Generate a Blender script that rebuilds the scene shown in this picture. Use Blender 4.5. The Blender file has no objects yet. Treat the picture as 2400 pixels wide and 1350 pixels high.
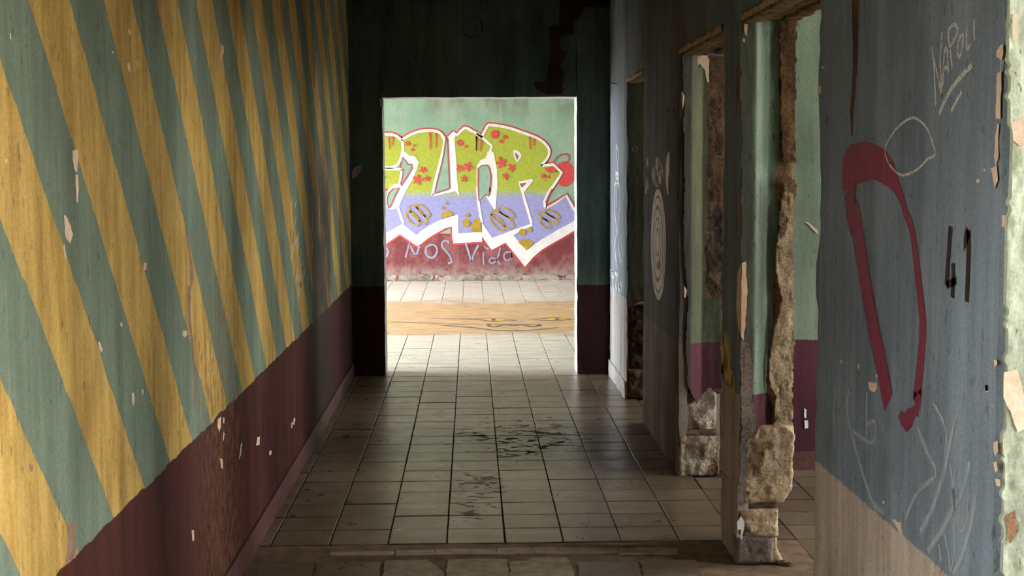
import bpy, bmesh, math, random
from mathutils import Vector, Matrix, noise
from mathutils.geometry import tessellate_polygon
random.seed(7)
S = bpy.context.scene
COL = S.collection

# ------------------------------------------------------------------ camera
F_PX, VP, ROLL, CAM_H = 3428.0, (1105.0, 391.0), 0.3, 1.6
def cam_matrix():
    rl = Matrix.Rotation(math.radians(-ROLL), 3, 'Z')
    d = rl @ Vector(((VP[0]-1200)/F_PX, -(VP[1]-675)/F_PX, -1))
    p = math.atan2(d.y, -d.z)
    rx = Matrix.Rotation(math.pi/2-p, 3, 'X')
    v = rx @ d
    return Matrix.Rotation(math.atan2(v.x, v.y), 3, 'Z') @ rx @ rl
RC = cam_matrix()
cd = bpy.data.cameras.new('camera'); cam = bpy.data.objects.new('camera', cd); COL.objects.link(cam)
cd.sensor_width = 36; cd.lens = F_PX/2400*36; cd.clip_start = 0.05; cd.clip_end = 200
cam.matrix_world = Matrix.Translation((0, 0, CAM_H)) @ RC.to_4x4()
S.camera = cam
# ------------------------------------------------------------------ light
S.view_settings.view_transform = 'Standard'; S.view_settings.look = 'None'
S.view_settings.gamma = 1; S.view_settings.use_curve_mapping = False
S.view_settings.exposure = 0.2
S.cycles.max_bounces = 7; S.cycles.diffuse_bounces = 5; S.cycles.glossy_bounces = 2; S.cycles.adaptive_threshold = 0.05
S.cycles.caustics_reflective = False
SKY = 24.0
w = bpy.data.worlds.new('sky'); S.world = w; w.use_nodes = True
w.node_tree.nodes['Background'].inputs[0].default_value = (0.965, 0.975, 0.985, 1)
w.node_tree.nodes['Background'].inputs[1].default_value = SKY

# ------------------------------------------------------------------ dimensions
XL, XR, YF, YB = -0.925, 1.055, 11.2, 20.6       # left wall, right wall, far wall, mural wall
TR = 0.23                                          # thickness of the right wall
CEIL, HEAD = 3.9, 2.155
PIERS = [(2.9, 4.45), (5.74, 6.15), (7.41, 9.0), (9.96, YF)]
DADO = 0.69
XO, XN = 4.9, 3.1        # outer walls of the side rooms (the unseen nearest one moved in to brighten the left wall)

# ------------------------------------------------------------------ mesh helpers
def link(name, me, mats, parent=None, kind=None, label=None, cat=None, group=None, smooth=False):
    o = bpy.data.objects.new(name, me); COL.objects.link(o)
    for m in (mats if isinstance(mats, (list, tuple)) else [mats]):
        if m is not None: me.materials.append(m)
    if parent is not None: o.parent = parent
    if kind: o['kind'] = kind
    if label: o['label'] = label
    if cat: o['category'] = cat
    if group: o['group'] = group
    if smooth:
        me.polygons.foreach_set('use_smooth', [True]*len(me.polygons)); me.set_sharp_from_angle(angle=math.radians(smooth if smooth is not True else 40))
    return o
def mesh(verts, faces):
    me = bpy.data.meshes.new('m'); me.from_pydata([tuple(v) for v in verts], [], faces); me.update(); return me
def boxes_mesh(bs):
    V, Fc = [], []
    for (x0, x1, y0, y1, z0, z1) in bs:
        n = len(V)
        V += [(x, y, z) for z in (z0, z1) for y in (y0, y1) for x in (x0, x1)]
        Fc += [tuple(n+i for i in f) for f in ((0,2,3,1),(4,5,7,6),(0,1,5,4),(2,6,7,3),(0,4,6,2),(1,3,7,5))]
    return mesh(V, Fc)
def rough_boxes(bs, cell=0.05, amp=0.004, erode=0.012, seed=0.0):
    """boxes with subdivided, slightly uneven faces and worn arrises"""
    V, Fc = [], []
    for (x0, x1, y0, y1, z0, z1) in bs:
        lo, hi = (x0, y0, z0), (x1, y1, z1)
        n = [max(1, round((hi[i]-lo[i])/cell)) for i in range(3)]
        idx = {}
        def vid(i, j, k):
            t = (i, j, k)
            if t not in idx:
                p = Vector([lo[a]+(hi[a]-lo[a])*t[a]/n[a] for a in range(3)])
                ends = [(-1 if t[a] == 0 else 1) if t[a] in (0, n[a]) else 0 for a in range(3)]
                q = p*6+Vector((seed, seed*2, 0))
                d = noise.noise_vector(q)*amp
                if sum(1 for e in ends if e) >= 2:
                    er = max(0, noise.noise(p*9+Vector((seed, 3, 1)))+0.25)*erode + max(0, noise.noise(p*31)) * erode*0.7
                    d -= Vector(ends)*er
                idx[t] = len(V); V.append(p+d)
            return idx[t]
        for a in range(3):
            b, c = (a+1) % 3, (a+2) % 3
            for side in (0, n[a]):
                for i in range(n[b]):
                    for j in range(n[c]):
                        q = []
                        for (di, dj) in ((0,0),(1,0),(1,1),(0,1)):
                            t = [0,0,0]; t[a] = side; t[b] = i+di; t[c] = j+dj; q.append(vid(*t))
                        Fc.append(tuple(q if side else q[::-1]))
    return mesh(V, Fc)
# frames: map wall-plane metres (u, v) + height above the surface h to the world
def fr_left(u, v, h=0): return Vector((XL+h, u, v))
def fr_right(u, v, h=0): return Vector((XR-h, u, v))
def fr_front(y0): return lambda u, v, h=0: Vector((u, y0-h, v))
def fr_floor(u, v, h=0): return Vector((u, v, h))
AX = {'L': (0, XL), 'R': (0, XR), 'G': (2, 0.0)}
def uv(frame, x, y):
    """photo pixel -> metres on the wall plane where that paint lies"""
    if isinstance(frame, str): ax, val = AX[frame]
    else: ax, val = 1, frame
    d = RC @ Vector(((x-1200)/F_PX, -(y-675)/F_PX, -1)); o = Vector((0, 0, CAM_H))
    p = o+d*((val-o[ax])/d[ax])
    return (p.y, p.z) if ax == 0 else ((p.x, p.z) if ax == 1 else (p.x, p.y))
FR = {'L': fr_left, 'R': fr_right, 'G': fr_floor}
def frame_of(f): return FR[f] if isinstance(f, str) else fr_front(f)
def spline(pts, k=6, closed=False):
    P = [Vector(p) for p in pts]; n = len(P); out = []
    if n < 3: return P
    for i in range(n if closed else n-1):
        if closed: a, b, c, d = P[(i-1) % n], P[i], P[(i+1) % n], P[(i+2) % n]
        else: a, b, c, d = P[max(0, i-1)], P[i], P[i+1], P[min(n-1, i+2)]
        for j in range(k):
            t = j/k
            out.append(0.5*((2*b)+(c-a)*t+(2*a-5*b+4*c-d)*t*t+(3*b-a-3*c+d)*t**3))
    if not closed: out.append(P[-1])
    return out
class Paint:
    """collects flat painted shapes (polygons, ribbons) on one wall plane into one mesh"""
    def __init__(s, frame): s.f = frame; s.fr = frame_of(frame); s.V = []; s.F = []; s.A = []
    def uvs(s, pts): return [uv(s.f, *p) for p in pts]
    def poly_uv(s, P, h=0.002, jag=0.0, step=0.01, seed=0):
        if jag:
            Q = []
            n = len(P)
            for i in range(n):
                a, b = Vector(P[i]), Vector(P[(i+1) % n]); m = max(1, int((b-a).length/step))
                for j in range(m):
                    q = a.lerp(b, j/m); d = noise.noise_vector(Vector((q.x*37+seed, q.y*37, seed))) + 0.6*noise.noise_vector(Vector((q.x*110, q.y*110+seed, 5)))
                    Q.append(q+Vector((d.x, d.y))*jag)
            P = Q
        n0 = len(s.V)
        s.V += [s.fr(p[0], p[1], h) for p in P]; s.A += [1.0]*len(P)
        for t in tessellate_polygon([[Vector((p[0], p[1], 0)) for p in P]]): s.F.append(tuple(n0+i for i in t))
        return s
    def poly(s, pts, h=0.002, jag=0.0, step=0.01, smooth=0, seed=0):
        P = s.uvs(pts)
        if smooth: P = [tuple(p) for p in spline(P, smooth, True)]
        return s.poly_uv(P, h, jag, step, seed)
    def disc(s, c, rx, ry=None, h=0.002, n=18, wob=0.0, rot=0.0):
        ry = ry or rx
        pts = []
        for i in range(n):
            a = 2*math.pi*i/n; k = 1+wob*noise.noise(Vector((math.cos(a)*2+c[0], math.sin(a)*2+c[1], 0)))
            x, y = rx*k*math.cos(a), ry*k*math.sin(a)
            pts.append((c[0]+x*math.cos(rot)-y*math.sin(rot), c[1]+x*math.sin(rot)+y*math.cos(rot)))
        return s.poly(pts, h)
    def stroke_uv(s, P, wd, h=0.002, closed=False, k=6, taper=False, wob=0.0, smooth=True):
        P = spline([Vector(p) for p in P], k, closed) if smooth else [Vector(p) for p in P]
        n = len(P); n0 = len(s.V)
        ws = wd if isinstance(wd, (list, tuple)) else [wd]
        for i in range(n):
            a = P[i-1] if (i or closed) else P[0]; b = P[(i+1) % n] if (i < n-1 or closed) else P[-1]
            t = (b-a); t = t.normalized() if t.length > 1e-9 else Vector((1, 0)); nr = Vector((-t.y, t.x))
            f = i/max(1, n-1)*(len(ws)-1); q = int(min(f, len(ws)-2)) if len(ws) > 1 else 0
            r = 0.5*(ws[q]+(ws[q+1]-ws[q])*(f-q) if len(ws) > 1 else ws[0])
            if taper: r *= min(1, 4*min(i, n-1-i)/max(1, n-1)+0.25)
            if wob: r *= 1+wob*noise.noise(Vector((P[i].x*40, P[i].y*40, 2)))
            for sgn in (-1, 0, 1):
                p = P[i]+nr*r*sgn; s.V.append(s.fr(p.x, p.y, h)); s.A.append(1.0 if sgn == 0 else 0.0)
        for i in range(n if closed else n-1):
            a, b = n0+3*i, n0+3*((i+1) % n)
            s.F += [(a, a+1, b+1, b), (a+1, a+2, b+2, b+1)]
        return s
    def stroke(s, pts, wd, h=0.002, **k): return s.stroke_uv(s.uvs(pts), wd, h, **k)
    def done(s, name, m, parent=None, **k):
        me = mesh(s.V, s.F)
        at = me.attributes.new('core', 'FLOAT', 'POINT'); at.data.foreach_set('value', s.A)
        # face the room
        bm = bmesh.new(); bm.from_mesh(me)
        o = s.fr(0, 0, 0); nrm = (s.fr(0, 0, 1)-o)
        for f in bm.faces:
            f.normal_update()
            if f.normal.dot(nrm) < 0: f.normal_flip()
        bm.to_mesh(me); bm.free()
        return link(name, me, m, parent, **k)
def empty(name, loc, **k):
    o = bpy.data.objects.new(name, None); o.location = loc; o.empty_display_size = 0.1; COL.objects.link(o)
    for a, b in k.items(): o[a] = b
    return o
def adopt(parent, *objs):
    bpy.context.view_layer.update()
    for o in objs:
        o.parent = parent; o.matrix_parent_inverse = Matrix.Translation(parent.location).inverted()

# ------------------------------------------------------------------ material helpers
class M:
    def __init__(s, name):
        s.m = bpy.data.materials.new(name); s.m.use_nodes = True; s.t = s.m.node_tree; s.n = s.t.nodes; s.l = s.t.links
        s.b = s.n['Principled BSDF']; s.out = s.n['Material Output']
        s.g = s.n.new('ShaderNodeNewGeometry'); s.pos = s.g.outputs['Position']
        sp = s.n.new('ShaderNodeSeparateXYZ'); s.l.new(s.pos, sp.inputs[0]); s.x, s.y, s.z = sp.outputs
    def put(s, sock, v):
        if isinstance(v, (int, float)): sock.default_value = v
        elif isinstance(v, tuple):
            sock.default_value = v if len(v) == len(sock.default_value) else (*v, 1)
        else: s.l.new(v, sock)
    def math(s, op, a, b=0.0, c=None):
        n = s.n.new('ShaderNodeMath'); n.operation = op; s.put(n.inputs[0], a); s.put(n.inputs[1], b)
        if c is not None: s.put(n.inputs[2], c)
        return n.outputs[0]
    def scale(s, sc, off=(0, 0, 0)):
        n = s.n.new('ShaderNodeMapping'); s.l.new(s.pos, n.inputs[0]); n.inputs[1].default_value = off; n.inputs[3].default_value = sc
        return n.outputs[0]
    def noise(s, sc=(1, 1, 1), detail=3, rough=0.55, off=(0, 0, 0), dist=0.0):
        if isinstance(sc, (int, float)): sc = (sc,)*3
        n = s.n.new('ShaderNodeTexNoise'); s.l.new(s.scale(sc, off), n.inputs['Vector']); n.inputs['Scale'].default_value = 1
        n.inputs['Detail'].default_value = detail; n.inputs['Roughness'].default_value = rough; n.inputs['Distortion'].default_value = dist
        return n.outputs[0]
    def ss(s, v, lo, hi, a=0.0, b=1.0):
        n = s.n.new('ShaderNodeMapRange'); n.interpolation_type = 'SMOOTHSTEP'
        s.put(n.inputs[0], v); s.put(n.inputs[1], lo); s.put(n.inputs[2], hi); s.put(n.inputs[3], a); s.put(n.inputs[4], b)
        return n.outputs[0]
    def mix(s, f, a, b, mode='MIX'):
        n = s.n.new('ShaderNodeMix'); n.data_type = 'RGBA'; n.blend_type = mode
        s.put(n.inputs[0], f); s.put(n.inputs[6], a); s.put(n.inputs[7], b)
        return n.outputs[2]
    def gray(s, v):
        n = s.n.new('ShaderNodeCombineXYZ')
        for i in range(3): s.put(n.inputs[i], v)
        return n.outputs[0]
    def mul(s, c, v): return s.mix(1.0, c, s.gray(v), 'MULTIPLY')
    def bump(s, h, strength=0.3, dist=0.01):
        n = s.n.new('ShaderNodeBump'); n.inputs['Strength'].default_value = strength; n.inputs['Distance'].default_value = dist
        s.l.new(h, n.inputs['Height']); s.l.new(n.outputs[0], s.b.inputs['Normal'])
    def attr(s, name):
        n = s.n.new('ShaderNodeAttribute'); n.attribute_name = name; return n.outputs['Fac']
    def alpha(s, a): s.put(s.b.inputs['Alpha'], a)
    def done(s, col, rough=0.75, spec=0.3):
        s.put(s.b.inputs['Base Color'], col); s.put(s.b.inputs['Roughness'], rough); s.b.inputs['Specular IOR Level'].default_value = spec
        return s.m
    def weather(s, c, streak=0.35, speck=0.6, flake=0.0, flakecol=(0.55, 0.42, 0.33), dark=(0.05, 0.04, 0.035), bump=0.25, seed=0):
        o = (seed*3.1, seed*1.7, seed*2.3)
        st = s.noise((7, 7, 0.8), 4, 0.65, o); c = s.mul(c, s.ss(st, 0.28, 0.72, 1-streak, 1+streak*0.55))
        st2 = s.noise((45, 45, 2.5), 3, 0.6, o); c = s.mul(c, s.ss(st2, 0.3, 0.7, 1-streak*0.22, 1+streak*0.15))
        bl = s.noise(1.7, 3, 0.6, o); c = s.mul(c, s.ss(bl, 0.3, 0.7, 1-streak*0.6, 1+streak*0.3))
        fi = s.noise(140, 2, 0.6); c = s.mul(c, s.ss(fi, 0.25, 0.75, 0.86, 1.13))
        sp = s.noise((48, 48, 19), 4, 0.65, o); c = s.mix(s.ss(sp, 0.61, 0.68, 0, speck), c, dark)
        if flake:
            fl = s.noise((26, 26, 11), 4, 0.6, (5+seed, 9, 2)); c = s.mix(s.ss(fl, flake, flake+0.012), c, flakecol)
        s.bump(sp, bump, 0.006)
        return c
GREEN = (0.178, 0.222, 0.155); MAROON = (0.072, 0.022, 0.017); YELLOW = (0.55, 0.36, 0.105)
BLUE = (0.195, 0.238, 0.272); TAUPE = (0.50, 0.41, 0.33); CREAM = (0.66, 0.48, 0.34)

def wall_paint(name, up, low, streak=0.35, flake=0.0, rough=0.7, speck=0.6, seed=0, bump=0.25, spec=0.3, extra=None):
    m = M(name)
    e = m.math('ADD', m.z, m.math('MULTIPLY', m.math('SUBTRACT', m.noise(14, 3), 0.5), 0.02))
    c = m.mix(m.ss(e, DADO-0.003, DADO+0.003), low, up)
    c = m.weather(c, streak, speck, flake, bump=bump, seed=seed)
    if extra: c = extra(m, c)
    return m.done(c, rough, spec)
def m_left():
    m = M('striped_wall_paint')
    wob = m.math('MULTIPLY', m.math('SUBTRACT', m.noise((6, 6, 6), 4, 0.65), 0.5), 0.05)
    c = m.math('ADD', m.math('ADD', m.z, m.math('MULTIPLY', m.y, 0.965)), wob)
    k = m.math('FRACT', m.math('DIVIDE', m.math('SUBTRACT', c, 4.979), 0.3387*2))
    yel = m.mix(m.ss(m.noise((16, 16, 3.5), 5, 0.7), 0.32, 0.62), (0.43, 0.255, 0.065), YELLOW)
    col = m.mix(m.ss(k, 0.497, 0.503), yel, GREEN)
    col = m.mix(m.ss(k, 0.003, 0.0), col, GREEN)
    e = m.math('ADD', m.z, m.math('MULTIPLY', m.math('SUBTRACT', m.noise(9, 3), 0.5), 0.03))
    col = m.mix(m.ss(e, 0.703, 0.709), MAROON, col)
    col = m.weather(col, 0.28, 0.55, 0.745, CREAM, bump=0.3)
    # soot and damp stain climbing the wall near the far end
    d = m.math('ABSOLUTE', m.math('SUBTRACT', m.y, 9.0))
    st = m.math('MULTIPLY', m.ss(d, 0.85, 0.40), m.ss(m.z, 2.15, 1.25))
    st = m.math('MULTIPLY', st, m.ss(m.noise((9, 9, 2.2), 5, 0.78), 0.30, 0.52))
    col = m.mix(m.math('MULTIPLY', st, 0.92), col, (0.045, 0.035, 0.03))
    # gritty brown wear low on the stripes
    d2 = m.math('MULTIPLY', m.ss(m.math('ABSOLUTE', m.math('SUBTRACT', m.y, 5.35)), 0.65, 0.2), m.ss(m.z, 1.5, 0.85))
    d2 = m.math('MULTIPLY', d2, m.ss(m.noise((28, 28, 14), 5, 0.75), 0.45, 0.62))
    col = m.mix(m.math('MULTIPLY', d2, 0.75), col, (0.17, 0.095, 0.035))
    return m.done(col, 0.8, 0.15)
def m_right():
    m = M('blue_grey_wall_paint')
    e = m.math('ADD', m.z, m.math('MULTIPLY', m.math('SUBTRACT', m.noise(14, 3), 0.5), 0.025))
    c = m.mix(m.ss(e, DADO-0.004, DADO+0.004), TAUPE, BLUE)
    # grimy brown-grey film on the third pier and above the openings
    sm = m.math('MULTIPLY', m.ss(m.y, 6.3, 7.6), m.ss(m.y, 10.0, 8.9))
    sm = m.math('MULTIPLY', sm, m.ss(m.noise((5, 5, 0.9), 4, 0.6), 0.25, 0.6, 0.55, 1.0))
    c = m.mix(m.math('MULTIPLY', sm, 0.85), c, (0.115, 0.098, 0.082))
    c = m.mix(m.ss(m.y, 9.9, 10.3), c, m.mix(m.ss(e, DADO-0.004, DADO+0.004), (0.66, 0.66, 0.68), (0.36, 0.44, 0.54)))  # fourth pier: bluish-white light from the hall put into the wall colour
    c = m.weather(c, 0.28, 0.5, 0.765, CREAM, bump=0.3, seed=2)
    return m.done(c, 0.88, 0.1)
def m_stone(name, base, dark, bump=0.9):
    m = M(name)
    c = m.mix(m.ss(m.noise(9, 5, 0.65), 0.35, 0.65), base, tuple(x*0.62 for x in base))
    c = m.mix(m.ss(m.noise((5, 5, 2.5), 5, 0.65, (3, 1, 7)), 0.53, 0.60), c, dark)
    c = m.mul(c, m.ss(m.noise(90, 4, 0.7), 0.25, 0.7, 0.6, 1.25))
    m.bump(m.math('ADD', m.noise(70, 5, 0.7), m.noise(25, 3)), bump, 0.02)
    return m.done(c, 0.9, 0.15)
def m_plain(name, col, rough=0.7, var=0.2, sc=40, bump=0.0, spec=0.3):
    m = M(name)
    c = m.mul(col, m.ss(m.noise(sc, 4, 0.6), 0.25, 0.75, 1-var, 1+var))
    if bump: m.bump(m.noise(sc*1.5, 4, 0.65), bump, 0.01)
    return m.done(c, rough, spec)
def m_spray(name, col, lo=0.15, hi=0.75, sc=260, opac=1.0):
    """spray paint: dense core that breaks into fine overspray at the edges"""
    m = M(name)
    a = m.math('ADD', m.attr('core'), m.math('MULTIPLY', m.math('SUBTRACT', m.noise(sc, 2, 0.7), 0.5), 0.35))
    m.alpha(m.math('MULTIPLY', m.ss(a, lo, hi), opac))
    return m.done(m.mul(col, m.ss(m.noise((60, 60, 8), 3), 0.3, 0.7, 0.8, 1.15)), 0.6, 0.3)
def m_chalk(name, col, thr=0.47, sc=(190, 190, 120), opac=0.9):
    m = M(name)
    m.alpha(m.math('MULTIPLY', m.ss(m.noise(sc, 3, 0.7), thr-0.05, thr+0.06), opac))
    return m.done(col, 0.9, 0.1)
def m_floor():
    m = M('cement_floor_tile')
    oi = m.n.new('ShaderNodeObjectInfo')
    cell = m.n.new('ShaderNodeTexWhiteNoise'); cell.noise_dimensions = '2D'
    sn = m.n.new('ShaderNodeVectorMath'); sn.operation = 'SNAP'; m.l.new(m.scale((1, 1, 0), (0.368+10, 20-6.134, 0)), sn.inputs[0]); sn.inputs[1].default_value = (0.25, 0.25, 1)
    m.l.new(sn.outputs[0], cell.inputs['Vector'])
    c = m.mix(cell.outputs['Value'], (0.145, 0.098, 0.058), (0.205, 0.150, 0.094))
    c = m.mul(c, m.ss(m.noise((5, 9, 5), 3, 0.6), 0.3, 0.7, 0.8, 1.12))
    c = m.mix(m.ss(m.noise((3, 6, 3), 2, 0.5, (4, 4, 4)), 0.5, 0.72, 0, 0.3), c, (0.11, 0.075, 0.05))
    # grime packed along the tile edges
    def edge(v, o, w):
        f = m.math('FRACT', m.math('DIVIDE', m.math('SUBTRACT', v, o-10.0), 0.25)); return m.ss(m.math('ABSOLUTE', m.math('SUBTRACT', f, 0.5)), 0.5-w, 0.497)
    eg = m.math('MAXIMUM', edge(m.x, -0.368, 0.04), edge(m.y, 6.134, 0.09))
    c = m.mix(m.math('MULTIPLY', eg, m.ss(m.noise(11, 3, 0.6), 0.35, 0.65, 0.25, 0.8)), c, (0.055, 0.038, 0.025))
    # hall floor lightened in colour for the strong daylight on it
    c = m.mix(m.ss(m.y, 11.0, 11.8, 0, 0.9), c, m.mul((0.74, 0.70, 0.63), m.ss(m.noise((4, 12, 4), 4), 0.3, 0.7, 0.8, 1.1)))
    # worn pits where the tile face has broken away
    dx = m.math('DIVIDE', m.math('SUBTRACT', m.x, 0.30), 0.62); dy = m.math('DIVIDE', m.math('SUBTRACT', m.y, 8.55), 1.0)
    r1 = m.ss(m.math('SQRT', m.math('ADD', m.math('MULTIPLY', dx, dx), m.math('MULTIPLY', dy, dy))), 1.15, 0.35)
    dx2 = m.math('DIVIDE', m.math('SUBTRACT', m.x, 0.02), 0.2); dy2 = m.math('DIVIDE', m.math('SUBTRACT', m.y, 7.1), 0.9)
    r2 = m.ss(m.math('SQRT', m.math('ADD', m.math('MULTIPLY', dx2, dx2), m.math('MULTIPLY', dy2, dy2))), 1.1, 0.4)
    r = m.math('MAXIMUM', r1, r2)
    pit = m.ss(m.noise((9, 15, 9), 4, 0.62, (2, 7, 1), 0.6), m.math('SUBTRACT', 0.74, m.math('MULTIPLY', r, 0.205)), m.math('SUBTRACT', 0.76, m.math('MULTIPLY', r, 0.205)))
    c = m.mix(m.math('MULTIPLY', pit, 0.85), c, (0.075, 0.05, 0.032))
    fn = m.noise(60, 4, 0.6)
    c = m.mul(c, m.ss(fn, 0.25, 0.75, 0.88, 1.1))
    m.bump(m.math('SUBTRACT', m.math('MULTIPLY', m.noise(9, 2), 0.5), pit), 0.08, 0.005)
    rg = m.ss(m.noise((7, 7, 7), 4, 0.6, (1, 2, 3)), 0.3, 0.7, 0.27, 0.38)
    return m.done(c, m.math('MAXIMUM', rg, m.math('MULTIPLY', pit, 0.9)), 1.0)
def m_jamb(name, green, dirt_tone=0.6, seed=0):
    m = M(name)
    e = m.math('ADD', m.z, m.math('MULTIPLY', m.math('SUBTRACT', m.noise(14, 3), 0.5), 0.02))
    c = m.mix(m.ss(e, DADO-0.003, DADO+0.003), (0.09, 0.020, 0.028), green)
    c = m.weather(c, 0.4, 0.75, 0.735, (0.62, 0.58, 0.48), bump=0.35, seed=seed)
    c = m.mix(m.ss(m.math('ADD', m.x, m.math('MULTIPLY', m.noise((20, 20, 6), 3), 0.03)), XR+0.09, XR+0.06, 0, dirt_tone), c, (0.06, 0.055, 0.045))
    c = m.mix(m.math('MULTIPLY', m.ss(m.x, XR+0.115, XR+0.132), m.ss(m.noise((14, 14, 5), 4, 0.65), 0.3, 0.55, 0.3*dirt_tone, 0.85*dirt_tone)), c, m.mul(c, 0.35))  # set-back flat darkened beside the splayed strip
    return m.done(c, 0.75, 0.25)

MAT = dict(
    left=m_left(), right=m_right(), floor=m_floor(),
    far=wall_paint('dark_green_wall_paint', (0.13, 0.185, 0.15), (0.07, 0.020, 0.022), 0.4, seed=4),
    base_l=m_plain('maroon_baseboard', (0.10, 0.042, 0.036), 0.55, 0.3, 30, 0.2),
    base_r=m_plain('pale_baseboard', (0.55, 0.54, 0.54), 0.7, 0.25, 30, 0.2),
    grout=m_plain('dirt_joint', (0.075, 0.05, 0.035), 0.95, 0.4, 30, 0.4, 0.1),
    ceil=m_plain('stained_ceiling', (0.60, 0.58, 0.53), 0.9, 0.3, 3),
    stone=m_stone('tan_masonry', (0.74, 0.55, 0.34), (0.24, 0.16, 0.10)),
    stone2=m_stone('pale_masonry', (0.62, 0.50, 0.39), (0.20, 0.13, 0.08)),
    brown=m_stone('brown_rubble', (0.30, 0.17, 0.085), (0.13, 0.075, 0.045)),
    brown3=m_stone('dark_brown_rubble', (0.15, 0.09, 0.05), (0.06, 0.045, 0.035)),
    plinth=m_stone('grey_cement', (0.27, 0.22, 0.18), (0.17, 0.14, 0.12), 0.6),
    mortar=m_plain('dark_mortar', (0.09, 0.065, 0.05), 0.95, 0.35, 60, 0.5, 0.1),
    cream=m_plain('bare_plaster', CREAM, 0.9, 0.18, 25, 0.3, 0.1),
    brownchip=m_plain('brown_undercoat', (0.26, 0.17, 0.115), 0.9, 0.3, 30, 0.3, 0.1),
    darkpeel=m_plain('dark_render', (0.06, 0.035, 0.028), 0.95, 0.4, 12, 0.4, 0.1),
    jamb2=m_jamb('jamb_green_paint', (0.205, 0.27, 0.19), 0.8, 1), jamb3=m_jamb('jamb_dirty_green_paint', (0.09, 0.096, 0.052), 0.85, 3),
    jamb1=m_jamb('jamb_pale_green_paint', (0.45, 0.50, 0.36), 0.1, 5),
    room=wall_paint('room_green_paint', (0.20, 0.26, 0.18), (0.080, 0.014, 0.028), 0.3, seed=6),
    wood=m_plain('old_wood', (0.20, 0.13, 0.075), 0.85, 0.45, 18, 0.5, 0.1),
    woodlight=m_plain('splintered_wood', (0.50, 0.36, 0.21), 0.9, 0.3, 30, 0.5, 0.1),
    reveal=m_plain('white_reveal', (0.75, 0.77, 0.78), 0.8, 0.15, 20, 0.2),
    ground=m_plain('pale_earth', (0.42, 0.36, 0.28), 0.95, 0.2, 1),
)
def m_hall():
    m = M('hall_wall_paint')
    e = m.math('ADD', m.z, m.math('MULTIPLY', m.math('SUBTRACT', m.noise(14, 3), 0.5), 0.015))
    mar = m.mix(m.ss(m.noise((6, 6, 5), 5, 0.65), 0.4, 0.7), (0.17, 0.04, 0.045), (0.27, 0.12, 0.12))
    mar = m.mix(m.math('MULTIPLY', m.ss(m.z, 0.30, 0.03), m.ss(m.noise((9, 9, 9), 4, 0.7), 0.35, 0.6)), mar, (0.31, 0.25, 0.23))
    g = m.mix(m.ss(m.noise((3, 3, 2), 5, 0.65), 0.4, 0.65), (0.21, 0.34, 0.265), (0.27, 0.37, 0.295))
    top = m.math('MULTIPLY', m.ss(m.z, 2.15, 2.6), m.ss(m.noise((3.0, 3, 1.5), 5, 0.65, (6, 0, 2)), 0.42, 0.62))
    g = m.mix(m.math('MULTIPLY', top, 0.8), g, (0.17, 0.15, 0.125))
    st = m.ss(m.noise((7, 7, 0.5), 4, 0.65, (8, 0, 1)), 0.55, 0.72, 0, 0.5)
    g = m.mix(st, g, (0.33, 0.37, 0.33))
    c = m.mix(m.ss(e, 0.662, 0.668), mar, g)
    fi = m.noise(50, 3, 0.6); c = m.mul(c, m.ss(fi, 0.25, 0.75, 0.88, 1.1)); m.bump(fi, 0.15, 0.01)
    return m.done(c, 0.8, 0.2)
MAT['hall'] = m_hall()

# ------------------------------------------------------------------ structure
def struct(name, me, m, **k): return link(name, me, m, kind='structure', **k)
floor = struct('floor', boxes_mesh([(-4.3, 5.3, -3.2, 20.9, -0.15, -0.006)]), MAT['grout'])
struct('ground_outside', boxes_mesh([(-40, 40, -30, 50, -0.4, -0.3)]), MAT['ground'])
struct('ceiling', boxes_mesh([(XL-0.3, XN+0.3, -3.2, 3.05, CEIL, CEIL+0.15), (XL-0.3, 5.3, 3.05, YF+0.1, CEIL, CEIL+0.15), (-4.3, 5.3, YF+0.1, 20.9, CEIL, CEIL+0.15)]), MAT['ceil'])
# left wall: one striped face, gently uneven
def grid_wall(frame, u0, u1, v0, v1, cell, amp, thick):
    nu, nv = round((u1-u0)/cell), round((v1-v0)/cell); V, Fc = [], []
    for j in range(nv+1):
        for i in range(nu+1):
            u, v = u0+(u1-u0)*i/nu, v0+(v1-v0)*j/nv
            V.append(frame(u, v, amp*noise.noise(Vector((u*1.3, v*0.9, 4)))+amp*0.35*noise.noise(Vector((u*6, v*5, 9)))))
    for j in range(nv):
        for i in range(nu):
            a = j*(nu+1)+i; Fc.append((a, a+1, a+nu+2, a+nu+1))
    n0 = len(V)
    c = [(u0, v0), (u1, v0), (u1, v1), (u0, v1)]
    V += [frame(u, v, -0.02) for u, v in c]+[frame(u, v, -thick) for u, v in c]
    for f in ((3,2,1,0),(4,5,6,7),(0,1,5,4),(1,2,6,5),(2,3,7,6),(3,0,4,7)): Fc.append(tuple(n0+i for i in f))
    me = mesh(V, Fc)
    return me
LO = (1.0, 1.9)   # unseen opening added in the left wall to light the near pier
struct('wall_left_near', boxes_mesh([(XL-0.3, XL, -3.0, LO[0], 0, CEIL), (XL-0.3, XL, LO[0], LO[1], 2.16, CEIL)]), MAT['left'])
wall_left = struct('wall_left', grid_wall(fr_left, LO[1], YF, 0.0, CEIL, 0.08, 0.0004, 0.3), MAT['left'], smooth=True)
b = rough_boxes([(XL-0.01, XL+0.012, -3, YF-0.002, -0.004, 0.105)], 0.06, 0.003, 0.004)
struct('baseboard_left', b, MAT['base_l'], smooth=35)
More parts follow.
